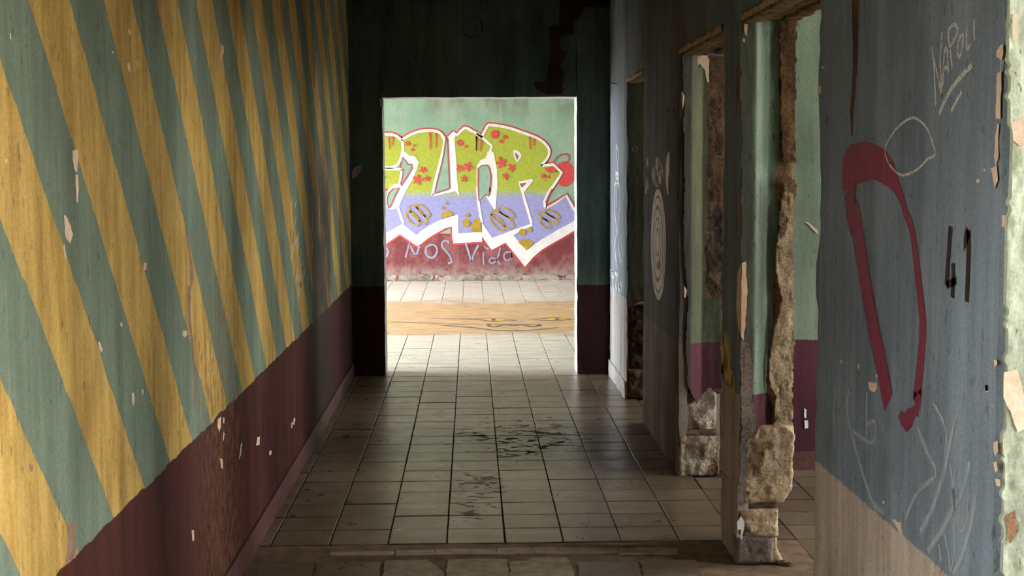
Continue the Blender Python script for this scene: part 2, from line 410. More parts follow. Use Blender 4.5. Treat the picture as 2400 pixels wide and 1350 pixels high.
# right wall: four piers and the lintel zone above the openings
Z1 = 2.19
bs = [(XR, XR+TR, PIERS[0][0], PIERS[0][1], 0, CEIL), (XR, XR+TR-0.02, PIERS[1][0]+0.08, PIERS[1][1], 0.30, CEIL),
      (XR, XR+TR-0.07, PIERS[1][0]+0.08, PIERS[1][1], 0, 0.30), (XR, XR+0.05, PIERS[1][0]+0.012, PIERS[1][0]+0.09, 0, CEIL),
      (XR, XR+TR, PIERS[2][0]+0.08, PIERS[2][1], 0, CEIL), (XR, XR+0.05, PIERS[2][0]+0.012, PIERS[2][0]+0.09, 0, CEIL), (XR, XR+TR, PIERS[3][0], PIERS[3][1]-0.002, 0, CEIL)]
for (a, c) in ((0.6, PIERS[0][0]), (PIERS[0][1], PIERS[1][0]+0.035), (PIERS[1][1], PIERS[2][0]+0.035), (PIERS[2][1], PIERS[3][0])):
    bs.append((XR, XR+TR, a-0.02, c+0.02, Z1, CEIL))
bs.append((XR, XR+TR, -3.0, 0.6, 0, CEIL))
wall_right = struct('wall_right', rough_boxes(bs, 0.05, 0.0003, 0.010), MAT['right'], smooth=35)
struct('baseboard_right', rough_boxes([(XR-0.014, XR+0.01, PIERS[3][0]+0.01, YF-0.002, -0.004, 0.12)], 0.04, 0.003, 0.006), MAT['base_r'], smooth=35)
# far wall with its doorway
DX0, DX1, DZ = -0.672, 0.803, 2.125
FT = 0.27
def far_wall():
    me = rough_boxes([(XL-0.3, DX0, YF, YF+FT, 0, CEIL), (DX1, 5.3, YF, YF+FT, 0, CEIL), (DX0, DX1, YF, YF+FT, DZ, CEIL), (-4.3, XL-0.3, YF, YF+FT, 0, CEIL)], 0.06, 0.001, 0.006, 5)
    me.materials.append(MAT['far']); me.materials.append(MAT['reveal']); me.materials.append(MAT['hall'])
    for p in me.polygons:
        c, n = p.center, p.normal
        if c.y > YF+FT-0.01: p.material_index = 2
        elif abs(n.y) < 0.6 and DX0-0.05 < c.x < DX1+0.05 and c.z < DZ+0.03 and c.y > YF+0.012: p.material_index = 1
    return me
wall_far = struct('wall_far', far_wall(), None, smooth=35)
struct('baseboard_far', rough_boxes([(XL+0.014, DX0-0.004, YF-0.014, YF+0.01, -0.004, 0.11), (DX1+0.006, XR-0.016, YF-0.014, YF+0.01, -0.004, 0.10)], 0.05, 0.003, 0.005), MAT['far'], smooth=35)
struct('wall_behind', boxes_mesh([(-1.3, 5.3, -3.2, -3.0, 0, CEIL)]), MAT['room'])
# rooms to the right: cross walls and an outer wall with windows
def pierced(x0, x1, y0, y1, wins):
    """a wall along Y with window holes (y0, y1, z0, z1)"""
    out = []; y = y0
    for (a, c, z0, z1) in sorted(wins):
        out += [(x0, x1, y, a, 0, CEIL), (x0, x1, a, c, 0, z0), (x0, x1, a, c, z1, CEIL)]; y = c
    return out+[(x0, x1, y, y1, 0, CEIL)]
WIN_R = [(1.2, 2.85, 0.1, 3.2), (3.7, 4.6, 0.6, 3.0), (5.85, 6.85, 0.6, 3.0), (9.0, 10.0, 0.6, 3.0)]
struct('wall_outer_right', boxes_mesh(pierced(XO, XO+0.3, 3.05, YF, WIN_R[1:])), MAT['room'])
struct('wall_outer_near', boxes_mesh(pierced(XN, XN+0.3, -3.2, 3.05, WIN_R[:1])), MAT['room'])
struct('wall_cross_near', boxes_mesh([(XR+TR, XO, 3.05, 3.2, 0, CEIL)]), MAT['room'])
room_wall = struct('wall_cross_middle', rough_boxes([(XR+TR-0.005, XO, 7.56, 7.72, 0, CEIL)], 0.08, 0.003, 0.004), MAT['room'], smooth=35)
struct('baseboard_cross', rough_boxes([(XR+TR, XO, 7.545, 7.57, -0.004, 0.10)], 0.05, 0.002, 0.004), MAT['base_l'], smooth=35)
# far hall
struct('wall_back', boxes_mesh([(-4.3, 5.3, YB, YB+0.3, 0, CEIL)]), MAT['hall'])
wall_back = bpy.data.objects['wall_back']
struct('baseboard_back', rough_boxes([(-4.0, -0.55, YB-0.025, YB+0.01, -0.004, 0.095), (-0.53, 5.0, YB-0.02, YB+0.01, -0.004, 0.085)], 0.05, 0.006, 0.03), m_stone('broken_grey_skirting', (0.42, 0.36, 0.33), (0.22, 0.10, 0.10), 0.5), smooth=35)
WIN_FL = [(12.0, 13.8, 0.02, 3.2), (14.8, 16.6, 0.02, 3.2), (18.0, 20.0, 0.02, 3.0)]
WIN_FR = []
struct('wall_hall_left', boxes_mesh(pierced(-4.3, -4.0, YF+FT, YB, WIN_FL)), MAT['hall'])
struct('wall_hall_right', boxes_mesh(pierced(5.0, 5.3, YF+FT, YB, WIN_FR)), MAT['hall'])

# ------------------------------------------------------------------ floor tiles
T, GAP = 0.25, 0.006
GX, GY = -0.368, 6.134
def tile_mesh(seed):
    h = (T-GAP)/2; r = 0.0018; V = []
    rnd = random.Random(seed)
    j = lambda: rnd.uniform(-0.0012, 0.0012)
    for (s, z) in ((h, -0.012), (h, -r), (h-r, 0.0)):
        V += [(-s+j(), -s+j(), z), (s+j(), -s+j(), z), (s+j(), s+j(), z), (-s+j(), s+j(), z)]
    Fc = [(8, 9, 10, 11)]
    for k in (0, 4): Fc += [(k+i, k+(i+1) % 4, k+4+(i+1) % 4, k+4+i) for i in range(4)]
    return V, Fc
TM = []
for i in range(6):
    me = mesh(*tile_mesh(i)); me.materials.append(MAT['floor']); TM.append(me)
FV, FF = [], []
def solid(x, y):
    if y > YF+FT or XL-0.2 < x < XR: return False
    if YF < y < YF+FT: return not (DX0 < x < DX1)
    if XR <= x <= XR+TR: return not any(a < y < c for a, c in ((0.6, 2.9), (4.45, 5.74), (6.15, 7.41), (9.0, 9.96)))
    return x < XL-0.2
for iy in range(-37, 59):
    for ix in range(-15, 22):
        x, y = GX+(ix+0.5)*T, GY+(iy+0.5)*T
        if not (-4.0 < x < 5.0 and -3.0 < y < YB) or solid(x, y): continue
        if (x < XL-0.2 and y < YF) or (x > XN and y < 3.0): continue
        if y < 6.134 and y > 5.4 and -1.0 < x < 1.3: continue
        rnd = random.Random(ix*997+iy); z = rnd.uniform(-0.0022, 0.0008); rx, ry = rnd.uniform(-0.004, 0.004), rnd.uniform(-0.004, 0.004)
        big = (5.7 < y < YF+0.1 and x < 1.9 and (x < XR+0.2 or y < 7.5)) or (YF+0.1 <= y < 13.3 and -1.05 < x < 1.2)
        if big:
            o = bpy.data.objects.new('floor_tile', TM[rnd.randrange(6)]); COL.objects.link(o); o.parent = floor
            o.location = (x, y, z); o.rotation_euler = (rx, ry, rnd.uniform(-0.004, 0.004)+rnd.randrange(4)*math.pi/2)
        else:
            V, Fc = tile_mesh(rnd.randrange(6)); n = len(FV)
            FV += [(x+v[0], y+v[1], z+v[2]+v[0]*ry) for v in V]; FF += [tuple(n+i for i in f) for f in Fc]
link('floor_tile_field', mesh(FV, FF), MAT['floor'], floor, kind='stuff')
link('packed_dirt', rough_boxes([(-0.95, 1.4, 5.38, 6.13, -0.02, -0.0035)], 0.03, 0.0025, 0.0, 3), m_plain('packed_dirt', (0.19, 0.125, 0.08), 0.7, 0.35, 14, 0.5, 0.2), floor, smooth=60)
# narrow strip pieces and broken tiles at the old threshold
z8 = lambda u, v: (580+u/2.143, 850+v/2.143)
def slab(name, pts, top, m, parent, jag=0.004, thick=0.014, seed=0):
    P = [Vector(uv('G', *p)) for p in pts]; Q = []
    for i in range(len(P)):
        a, c = P[i], P[(i+1) % len(P)]; k = max(1, int((c-a).length/0.012))
        for j in range(k):
            q = a.lerp(c, j/k); d = noise.noise_vector(Vector((q.x*40+seed, q.y*40, seed))); Q.append(q+Vector((d.x, d.y))*jag)
    n = len(Q); V = [(q.x, q.y, top) for q in Q]+[(q.x, q.y, top-thick) for q in Q]
    Fc = [tuple(t) for t in tessellate_polygon([[Vector((q.x, q.y, 0)) for q in Q]])]
    Fc += [(i, i+n, (i+1) % n+n, (i+1) % n) for i in range(n)]
    me = mesh(V, Fc); bm = bmesh.new(); bm.from_mesh(me); bmesh.ops.recalc_face_normals(bm, faces=bm.faces); bm.to_mesh(me); bm.free()
    return link(name, me, m, parent)
worn = m_plain('worn_tile', (0.34, 0.265, 0.185), 0.55, 0.3, 16, 0.3, 0.4)
for i, (a, c, t0, t1) in enumerate([(420, 735, 950, 968), (748, 940, 942, 966), (947, 1248, 936, 962), (1255, 1428, 930, 960), (1434, 1556, 928, 956), (1562, 1858, 928, 956), (1866, 2160, 930, 962)]):
    slab('threshold_strip', [z8(a, t0), z8(c, t0-2), z8(c+2, t1-2), z8(a-4, t1)], 0.0005, worn, floor, 0.004, seed=i)
for i, P in enumerate([[(690, 995), (900, 990), (960, 1030), (990, 1071), (985, 1120), (672, 1120)], [(1003, 990), (1150, 984), (1302, 988), (1312, 1050), (1312, 1120), (1000, 1120)],
                       [(1318, 1000), (1400, 995), (1440, 980), (1600, 978), (1622, 1000), (1640, 1055), (1630, 1120), (1322, 1120)],
                       [(350, 1000), (670, 998), (655, 1120), (330, 1120)], [(1660, 1000), (1960, 1000), (1990, 1120), (1665, 1120)], [(1975, 990), (2250, 990), (2300, 1120), (2000, 1120)],
                       [(0, 1010), (335, 1005), (310, 1120), (-40, 1120)]]):
    slab('broken_tile', [z8(*p) for p in P], 0.001 if i < 3 else -0.0005, worn if i < 3 else MAT['floor'], floor, 0.006, seed=20+i)
# ------------------------------------------------------------------ worn door jambs of the right wall
def in_poly(P, x, y):
    c = False; n = len(P); j = n-1
    for i in range(n):
        if (P[i][1] > y) != (P[j][1] > y) and x < (P[j][0]-P[i][0])*(y-P[i][1])/(P[j][1]-P[i][1])+P[i][0]: c = not c
        j = i
    return c
def skin(name, y0, P, m, parent, depth, cell=0.006, thick=0.02, warp=0.008, amp=0.002, seed=0):
    """a layer of plaster on a face that looks along -Y: jagged outline P in (X, Z), real edge thickness"""
    us = [p[0] for p in P]; vs = [p[1] for p in P]
    u0, u1, v0, v1 = min(us)-0.02, max(us)+0.02, min(vs)-0.02, max(vs)+0.02
    nu, nv = int((u1-u0)/cell)+1, int((v1-v0)/cell)+1
    bm = bmesh.new(); idx = {}
    def vert(i, j):
        if (i, j) not in idx:
            u, v = u0+i*cell, v0+j*cell
            h = amp*noise.noise(Vector((u*30, v*14, seed)))+amp*0.6*noise.noise(Vector((u*90, v*70, seed)))
            idx[i, j] = bm.verts.new((u, y0+depth(u)-h, v))
        return idx[i, j]
    for j in range(nv):
        for i in range(nu):
            u, v = u0+(i+0.5)*cell, v0+(j+0.5)*cell
            d = noise.noise_vector(Vector((u*9+seed, v*9, seed)))*warp*1.2+noise.noise_vector(Vector((u*33, v*33+seed, 7)))*warp*0.6+noise.noise_vector(Vector((u*70, v*70+seed, 3)))*warp*0.45
            if in_poly(P, u+d.x, v+d.y): bm.faces.new((vert(i, j), vert(i+1, j), vert(i+1, j+1), vert(i, j+1)))
    edges = [e for e in bm.edges if e.is_boundary]
    bv = {v for e in edges for v in e.verts}
    new = {}
    for v in bv:
        nb = [e.other_vert(v).co for e in v.link_edges if e.is_boundary]
        if len(nb) == 2: new[v] = v.co.lerp((nb[0]+nb[1])/2, 0.55)
    for v, c in new.items(): v.co = c
    r = bmesh.ops.extrude_edge_only(bm, edges=edges)
    for v in [g for g in r['geom'] if isinstance(g, bmesh.types.BMVert)]: v.co.y += thick
    me = bpy.data.meshes.new('m'); bm.to_mesh(me); bm.free()
    return link(name, me, m, parent, smooth=50)
def rubble(name, x0, x1, y0, z0, z1, m, parent, amp=0.012, cell=0.01, back=0.05, round_=0.015, seed=0, xr=None):
    """a stone or a stretch of bare masonry: lumpy face along -Y with rounded borders; xr(z) gives its ragged right side"""
    nu, nv = max(2, int((x1-x0)/cell)), max(2, int((z1-z0)/cell)); V, Fc = [], []
    for j in range(nv+1):
        v = z0+(z1-z0)*j/nv
        xe = xr(v) if xr else x1
        for i in range(nu+1):
            u = x0+(xe-x0)*i/nu
            h = amp*(noise.noise(Vector((u*14, v*14, seed)))+0.55*noise.noise(Vector((u*38, v*38, seed+2)))+0.35*noise.noise(Vector((u*90, v*90, seed+4))))
            ed = min(u-x0, xe-u, v-z0, z1-v); h -= max(0, 1-ed/0.012)**2*round_
            V.append((u, y0-h, v))
    for j in range(nv):
        for i in range(nu):
            a = j*(nu+1)+i; Fc.append((a, a+1, a+nu+2, a+nu+1))
    ring = [i for i in range(nu+1)]+[j*(nu+1)+nu for j in range(1, nv+1)]+[nv*(nu+1)+i for i in range(nu-1, -1, -1)]+[j*(nu+1) for j in range(nv-1, 0, -1)]
    n0 = len(V); V += [(V[i][0], y0+back, V[i][2]) for i in ring]; k = len(ring)
    Fc += [(ring[(q+1) % k], ring[q], n0+q, n0+(q+1) % k) for q in range(k)]
    return link(name, mesh(V, Fc), m, parent, smooth=70)
def prof(u):   # rebate in the jamb: flat arris, splayed strip, set-back flat
    t = u-XR
    return 0.0 if t < 0.062 else (0.05*(t-0.062)/0.06 if t < 0.122 else 0.05)
flat = lambda u: 0.0
# --- second pier
Y2 = PIERS[1][0]
Q2 = lambda pts: [uv(Y2, *p) for p in pts]
xe2 = lambda z: 1.283+0.008*noise.noise(Vector((3, z*9, 1)))+0.006*noise.noise(Vector((3, z*34, 1)))
rubble('bare_masonry', XR+0.003, 1.285, Y2+0.062, 0.56, 2.155, MAT['brown'], wall_right, 0.010, 0.008, seed=1, xr=xe2)
rubble('stone', XR+0.004, 1.28, Y2+0.012, 0.245, 0.56, MAT['stone'], wall_right, 0.014, 0.008, 0.06, seed=2, xr=lambda z: xe2(z)-max(0, 0.30-z)*0.6)
rubble('stone', XR+0.004, 1.225, Y2+0.008, 0.105, 0.222, MAT['stone'], wall_right, 0.012, 0.008, 0.06, seed=3)
rubble('mortar_joint', XR+0.01, 1.222, Y2+0.026, 0.215, 0.252, MAT['mortar'], wall_right, 0.006, 0.008, 0.05, seed=4)
rubble('cement_plinth', XR-0.004, 1.205, Y2-0.002, 0.0, 0.112, MAT['plinth'], wall_right, 0.010, 0.008, 0.06, seed=5)
rubble('stone', 1.195, 1.235, Y2+0.012, 0.0, 0.125, MAT['stone'], wall_right, 0.008, 0.006, 0.06, seed=6, xr=lambda z: 1.222+max(0, 0.06-z)*0.5)
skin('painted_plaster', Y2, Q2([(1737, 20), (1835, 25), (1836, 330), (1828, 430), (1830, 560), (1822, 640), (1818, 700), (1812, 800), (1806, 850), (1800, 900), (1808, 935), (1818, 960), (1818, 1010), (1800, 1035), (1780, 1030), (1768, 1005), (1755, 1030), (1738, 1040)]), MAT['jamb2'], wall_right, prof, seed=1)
skin('painted_plaster', Y2, Q2([(1735, 1040), (1752, 1035), (1748, 1120), (1752, 1180), (1738, 1190), (1728, 1180)]), MAT['plinth'], wall_right, flat, thick=0.015, seed=9)
# masonry face to the right of the plaster, lighter, low down
skin('bare_render', Y2, Q2([(1838, 420), (1868, 420), (1868, 500), (1862, 540), (1866, 800), (1862, 1040), (1800, 1040), (1822, 990), (1822, 930), (1806, 890), (1816, 800), (1834, 700), (1826, 610), (1836, 520)]), MAT['stone'], wall_right, lambda u: 0.028, thick=0.02, amp=0.008, seed=12)
skin('bare_render', Y2, Q2([(1832, 48), (1872, 40), (1872, 380), (1840, 380), (1836, 200)]), MAT['brown'], wall_right, lambda u: 0.036, thick=0.02, amp=0.005, seed=14)
# chips on the arris and the splay
def chipY(name, y0, pts, m, h=0.002, jag=0.004, seed=0, dep=0.0):
    p = Paint(y0); p.fr = lambda u, v, hh=0: Vector((u, y0+dep-hh, v)); p.poly_uv([uv(y0, *q) for q in pts], h, jag, 0.008, seed); return p.done(name, m, wall_right)
chipY('plaster_chip', Y2, [(1738, 618), (1748, 612), (1751, 680), (1747, 760), (1742, 800), (1736, 790)], MAT['cream'], 0.004, 0.003)
chipY('plaster_chip', Y2, [(1744, 822), (1752, 825), (1754, 860), (1748, 905), (1742, 910), (1741, 880), (1745, 850)], MAT['brownchip'], 0.004, 0.003, 3)
chipY('dark_patch', Y2, [(1736, 800), (1756, 806), (1763, 860), (1764, 930), (1772, 1000), (1756, 1030), (1738, 1040)], MAT['plinth'], 0.003, 0.005, 17)
chipY('plaster_chip', Y2, [(1743, 56), (1752, 58), (1750, 85), (1745, 80)], MAT['cream'], 0.004, 0.002, 5)
chipY('plaster_chip', Y2, [(1741, 90), (1747, 92), (1746, 100), (1741, 98)], MAT['cream'], 0.004, 0.002, 6)
# --- third pier
Y3 = PIERS[2][0]
Q3 = lambda pts: [uv(Y3, *p) for p in pts]
rubble('bare_masonry', XR+0.003, 1.30, Y3+0.065, 0.42, 2.155, MAT['brown3'], wall_right, 0.012, 0.009, 0.12, seed=11)
rubble('stone', XR+0.004, 1.262, Y3+0.062, 0.225, 0.47, MAT['stone2'], wall_right, 0.016, 0.009, 0.1, seed=12)
rubble('stone', XR+0.002, 1.27, Y3+0.010, 0.0, 0.212, MAT['stone2'], wall_right, 0.016, 0.009, 0.1, seed=13)
rubble('mortar_joint', XR+0.006, 1.262, Y3+0.022, 0.200, 0.238, MAT['mortar'], wall_right, 0.008, 0.009, 0.1, seed=14)
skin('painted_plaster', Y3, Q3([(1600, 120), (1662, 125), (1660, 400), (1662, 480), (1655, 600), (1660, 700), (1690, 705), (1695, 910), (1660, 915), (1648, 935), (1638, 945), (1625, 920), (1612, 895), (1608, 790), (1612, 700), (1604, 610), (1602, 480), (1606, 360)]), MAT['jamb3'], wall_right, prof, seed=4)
chipY('plaster_chip', Y3, [(1615, 131), (1660, 128), (1664, 140), (1664, 195), (1659, 190), (1655, 165), (1645, 150), (1630, 153), (1622, 145)], MAT['cream'], 0.004, 0.003, 7, 0.03)
for q in ([(1603, 670), (1609, 680), (1606, 700), (1602, 695)], [(1598, 215), (1604, 225), (1600, 255), (1598, 258)]):
    chipY('plaster_chip', Y3, q, MAT['cream'], 0.012, 0.002, 8)
# --- fourth pier: dark jamb with a brown lumpy foot
Y4 = PIERS[3][0]
skin('painted_plaster', Y4, [uv(Y4, *p) for p in [(1472, 190), (1530, 190), (1530, 700), (1470, 720), (1474, 500)]], MAT['jamb3'], wall_right, lambda u: -0.012, 0.012, 0.02, seed=6)
rubble('bare_masonry', XR+0.01, 1.28, Y4-0.006, 0.2, 0.66, MAT['darkpeel'], wall_right, 0.012, 0.012, 0.03, seed=21)
rubble('stone', XR+0.006, 1.28, Y4-0.012, 0.0, 0.2, MAT['brown'], wall_right, 0.014, 0.012, 0.03, seed=22)
# --- near pier: its lit jamb at the right edge of the view
Y1 = PIERS[0][0]
P1e = [(XR+0.012+0.016*noise.noise(Vector((0.5, z*0.13, 0)))+0.010*noise.noise(Vector((2, z*0.55, 0))), 0.2+z*0.05) for z in range(40)]
skin('painted_plaster', Y1, P1e+[(XR+0.22, 2.155), (XR+0.22, 0.2)], MAT['jamb1'], wall_right, lambda u: -0.014, 0.006, 0.02, 0.008, 0.004, seed=7)
for i, q in enumerate([[(2362, 285), (2395, 275), (2400, 330), (2385, 345), (2366, 330)], [(2345, 870), (2375, 865), (2392, 900), (2398, 1000), (2380, 1010), (2362, 960), (2345, 930)], [(2366, 30), (2378, 40), (2376, 110), (2364, 90)], [(2350, 1205), (2372, 1190), (2380, 1240), (2360, 1270)]]):
    chipY('plaster_chip', Y1, q, MAT['cream'] if i != 3 else MAT['brown'], 0.017, 0.003, 10+i)
# --- old timber lintels over the openings, splintered plaster along their edge
for (a, c, s_) in ((PIERS[0][1], Y2, 1), (PIERS[1][1], Y3, 2), (PIERS[2][1], Y4, 3), (0.6, Y1, 4)):
    for (x0, x1, dz) in ((XR+0.012, XR+0.088, 0.0), (XR+0.094, XR+0.155, 0.012), (XR+0.162, XR+TR-0.004, 0.004)):
        link('lintel_plank', rough_boxes([(x0, x1, a-0.05, c+0.06, HEAD+dz, Z1+0.03)], 0.04, 0.005, 0.012, s_+dz*100), MAT['wood'], wall_right, smooth=35)
    if s_ < 4:
        P = Paint('R')
        for k in range(int((c-a)/0.05)):
            u = a+0.05*k; hgt = 0.018+0.03*max(0, noise.noise(Vector((u*7, s_, 0)))); P.poly_uv([(u, Z1-0.03), (u+0.055, Z1-0.034), (u+0.05, Z1-0.03+hgt), (u+0.01, Z1-0.02+hgt*0.7)], 0.008, 0.005, 0.012, s_)
        P.done('splintered_edge', MAT['woodlight'], wall_right)

# ------------------------------------------------------------------ chipped and peeled paint on the walls
def chips(frame, parent, items, m, h=0.0008, jag=0.003, name='paint_chip'):
    jag = min(jag, 0.003) if name == 'paint_chip' else jag
    for i, q in enumerate(items): Paint(frame).poly(q, h, jag, 0.004, seed=i*3.7).done(name, m, parent)
c1 = lambda u, v: (u/1.985, v/1.985)
c2 = lambda u, v: (u/1.985, 670+v/1.985)
c3 = lambda u, v: (500+u/1.985, v/1.985)
c4 = lambda u, v: (500+u/1.8, 600+v/1.8)
LCH = [[c1(*p) for p in q] for q in (
    [(335, 700), (365, 700), (362, 750), (358, 800), (345, 790), (338, 740)], [(350, 815), (362, 810), (365, 870), (362, 940), (355, 945), (352, 880)],
    [(295, 1000), (312, 1010), (330, 1060), (338, 1090), (325, 1130), (305, 1110), (300, 1090), (300, 1050)], [(292, 1140), (300, 1140), (308, 1200), (303, 1210)],
    [(590, 295), (600, 290), (608, 330), (596, 335)], [(632, 282), (640, 285), (642, 310), (636, 315)], [(595, 130), (605, 135), (608, 165), (598, 160)],
    [(1028, 210), (1042, 215), (1040, 245), (1032, 270), (1024, 290)], [(668, 1222), (680, 1225), (680, 1255), (668, 1260)], [(518, 236), (528, 238), (526, 250), (520, 248)],
    [(42, 155), (50, 158), (50, 180), (44, 178)], [(22, 740), (34, 745), (30, 760), (22, 755)])]
LCH += [[c2(*p) for p in q] for q in (
    [(848, 210), (868, 206), (872, 228), (860, 238), (848, 232)], [(612, 500), (622, 496), (626, 540), (620, 560), (612, 540)], [(658, 482), (666, 484), (666, 505), (660, 510)],
    [(455, 260), (464, 265), (476, 300), (470, 315), (460, 290)], [(1012, 620), (1028, 610), (1026, 660), (1018, 680), (1010, 650)], [(1036, 610), (1044, 615), (1042, 640), (1036, 638)],
    [(1038, 680), (1044, 685), (1040, 720), (1036, 715)], [(1022, 800), (1034, 805), (1036, 850), (1028, 845)], [(890, 1140), (902, 1135), (902, 1185), (894, 1190)],
    [(1120, 735), (1126, 730), (1120, 790), (1110, 810)], [(558, 175), (566, 170), (568, 190), (560, 190)])]
LCH += [[c4(*p) for p in q] for q in ([(340, 680), (346, 690), (340, 715), (334, 705)], [(328, 700), (334, 705), (332, 728), (328, 725)], [(185, 765), (196, 762), (194, 795), (180, 800)], [(236, 820), (246, 822), (242, 842), (234, 838)])]
chips('L', wall_left, LCH, MAT['cream'])
# brown smears and a crack on the striped wall
chips('L', wall_left, [[c2(*p) for p in q] for q in ([(310, 1105), (340, 1095), (352, 1150), (352, 1260), (305, 1290), (315, 1180)], [(135, 830), (152, 825), (150, 855), (140, 865)])], MAT['brownchip'], 0.0006, 0.006, 'brown_smear')
chips('L', wall_left, [[c1(*p) for p in q] for q in ([(440, 0), (452, 0), (490, 85), (483, 88), (470, 50)], [(708, 0), (722, 0), (748, 120), (742, 125), (728, 70)], [(862, 1060), (872, 1080), (890, 1190), (900, 1300), (884, 1350), (880, 1200)])]
      + [[c2(*p) for p in q] for q in ([(870, 0), (884, 0), (888, 160), (905, 330), (915, 420), (905, 600), (898, 560), (905, 420), (890, 300), (876, 150)],)]
      + [[c3(*p) for p in q] for q in ([(310, 0), (326, 0), (332, 200), (326, 160), (318, 60)], [(463, 270), (473, 262), (476, 400), (466, 406)], [(530, 100), (537, 110), (538, 180), (532, 180)], [(515, 720), (528, 740), (538, 860), (520, 800)])], MAT['brownchip'], 0.0006, 0.004, 'exposed_crack')
# right wall
R6 = lambda u, v: (1900+u/2.7, v/2.7); R7 = lambda u, v: (1900+u/2.7, 450+v/2.7); R8 = lambda u, v: (1900+u/2.872, 880+v/2.872)
RCH = [[R6(*p) for p in q] for q in ([(1180, 320), (1205, 282), (1222, 285), (1220, 340), (1208, 380), (1180, 360)], [(1205, 385), (1213, 380), (1208, 450), (1201, 460)], [(1184, 465), (1208, 455), (1212, 560), (1205, 620), (1206, 750), (1172, 752), (1178, 600)],
    [(1184, 790), (1196, 785), (1190, 870), (1195, 1000), (1172, 1040), (1165, 1000), (1170, 880)], [(1145, 1060), (1180, 1050), (1188, 1140), (1168, 1195), (1155, 1130)], [(1050, 1140), (1068, 1135), (1070, 1155), (1055, 1165)],
    [(50, 545), (70, 550), (66, 590), (48, 602)], [(64, 60), (72, 75), (76, 115), (66, 110)], [(72, 420), (88, 420), (88, 435), (72, 436)], [(1098, 1068), (1110, 1070), (1106, 1090), (1098, 1088)])]
RCH += [[R7(*p) for p in q] for q in ([(365, 1205), (420, 1205), (424, 1235), (410, 1270), (385, 1262), (370, 1235)], [(412, 1155), (426, 1155), (424, 1175), (415, 1175)], [(1160, 1060), (1182, 1055), (1185, 1090), (1165, 1110)], [(1212, 150), (1232, 150), (1230, 220), (1210, 225)], [(1105, 1220), (1128, 1215), (1125, 1260), (1110, 1265)], [(190, 1060), (198, 1062), (198, 1085), (192, 1085)], [(298, 1092), (310, 1090), (308, 1120), (298, 1118)])]
RCH += [[R8(*p) for p in q] for q in ([(545, 965), (610, 990), (615, 1040), (630, 1090), (590, 1040), (570, 1005)], [(1232, 450), (1262, 440), (1265, 520), (1245, 545), (1232, 500)], [(1232, 590), (1258, 585), (1262, 640), (1245, 655)], [(1175, 60), (1195, 62), (1192, 105), (1178, 100)], [(485, 842), (498, 845), (500, 865), (488, 868)], [(1240, 690), (1275, 700), (1280, 750), (1255, 740)])]
RCH += [[(1729, 640), (1738, 620), (1738, 790), (1731, 770), (1726, 720)], [(1597, 215), (1601, 225), (1599, 250)]]
chips('R', wall_right, RCH, MAT['cream'], 0.0010)
# dark chase running down the near pier
chips('R', wall_right, [[R6(*p) for p in [(262, 0), (305, 0), (298, 300), (288, 560), (276, 700), (266, 860), (258, 860), (250, 700), (268, 420)]]], MAT['brown3'], 0.0006, 0.002, 'wall_chase')
Paint('R').stroke([R7(230, 150), R7(228, 450), R7(222, 700), R7(232, 950), R7(240, 1200)], 0.004, 0.0006).done('hairline_crack', MAT['wood'], wall_right)
# far wall: dark peeled patches and little chips
c7 = lambda u, v: (800+u/3.53, v/3.53)
chips(YF, wall_far, [[c7(*p) for p in [(1800, -60), (2240, -60), (2220, 60), (2010, 60), (1960, 150), (1920, 180), (1920, 280), (1810, 310), (1800, 400), (1870, 420), (1850, 500), (1800, 540), (1850, 600), (1840, 660), (1830, 780), (1690, 780), (1600, 730), (1590, 690), (1690, 660), (1720, 500), (1720, 290), (1705, 230), (1800, 200), (1810, 100)]],
    [c7(*p) for p in [(600, 450), (620, 455), (640, 480), (630, 485), (610, 475)]]], MAT['darkpeel'], 0.004, 0.01, 'peeled_patch')
chips(YF, wall_far, [[c3(*p) for p in [(645, 800), (660, 775), (688, 768), (690, 790), (665, 820), (645, 835)]], [(889, 232), (897, 230), (898, 248), (892, 250)]], MAT['cream'], 0.004, 0.004)
ring = Paint(YF); ring.stroke([c7(*p) for p in [(1060, 140), (1150, 160), (1165, 240), (1130, 300), (1070, 310), (1000, 260), (1010, 180)]], [0.002, 0.009, 0.003, 0.010, 0.002], 0.004, wob=0.8).done('plaster_crack', MAT['darkpeel'], wall_far)
chips(7.56, room_wall, [[(1883, 518), (1895, 522), (1916, 540), (1916, 550), (1905, 540), (1895, 528)]], MAT['cream'], 0.005)
chips(7.56, room_wall, [[(1885, 957), (1890, 960), (1889, 980), (1885, 978)], [(1884, 985), (1894, 985), (1893, 1002), (1886, 1005)]], MAT['reveal'], 0.005, 0.003)

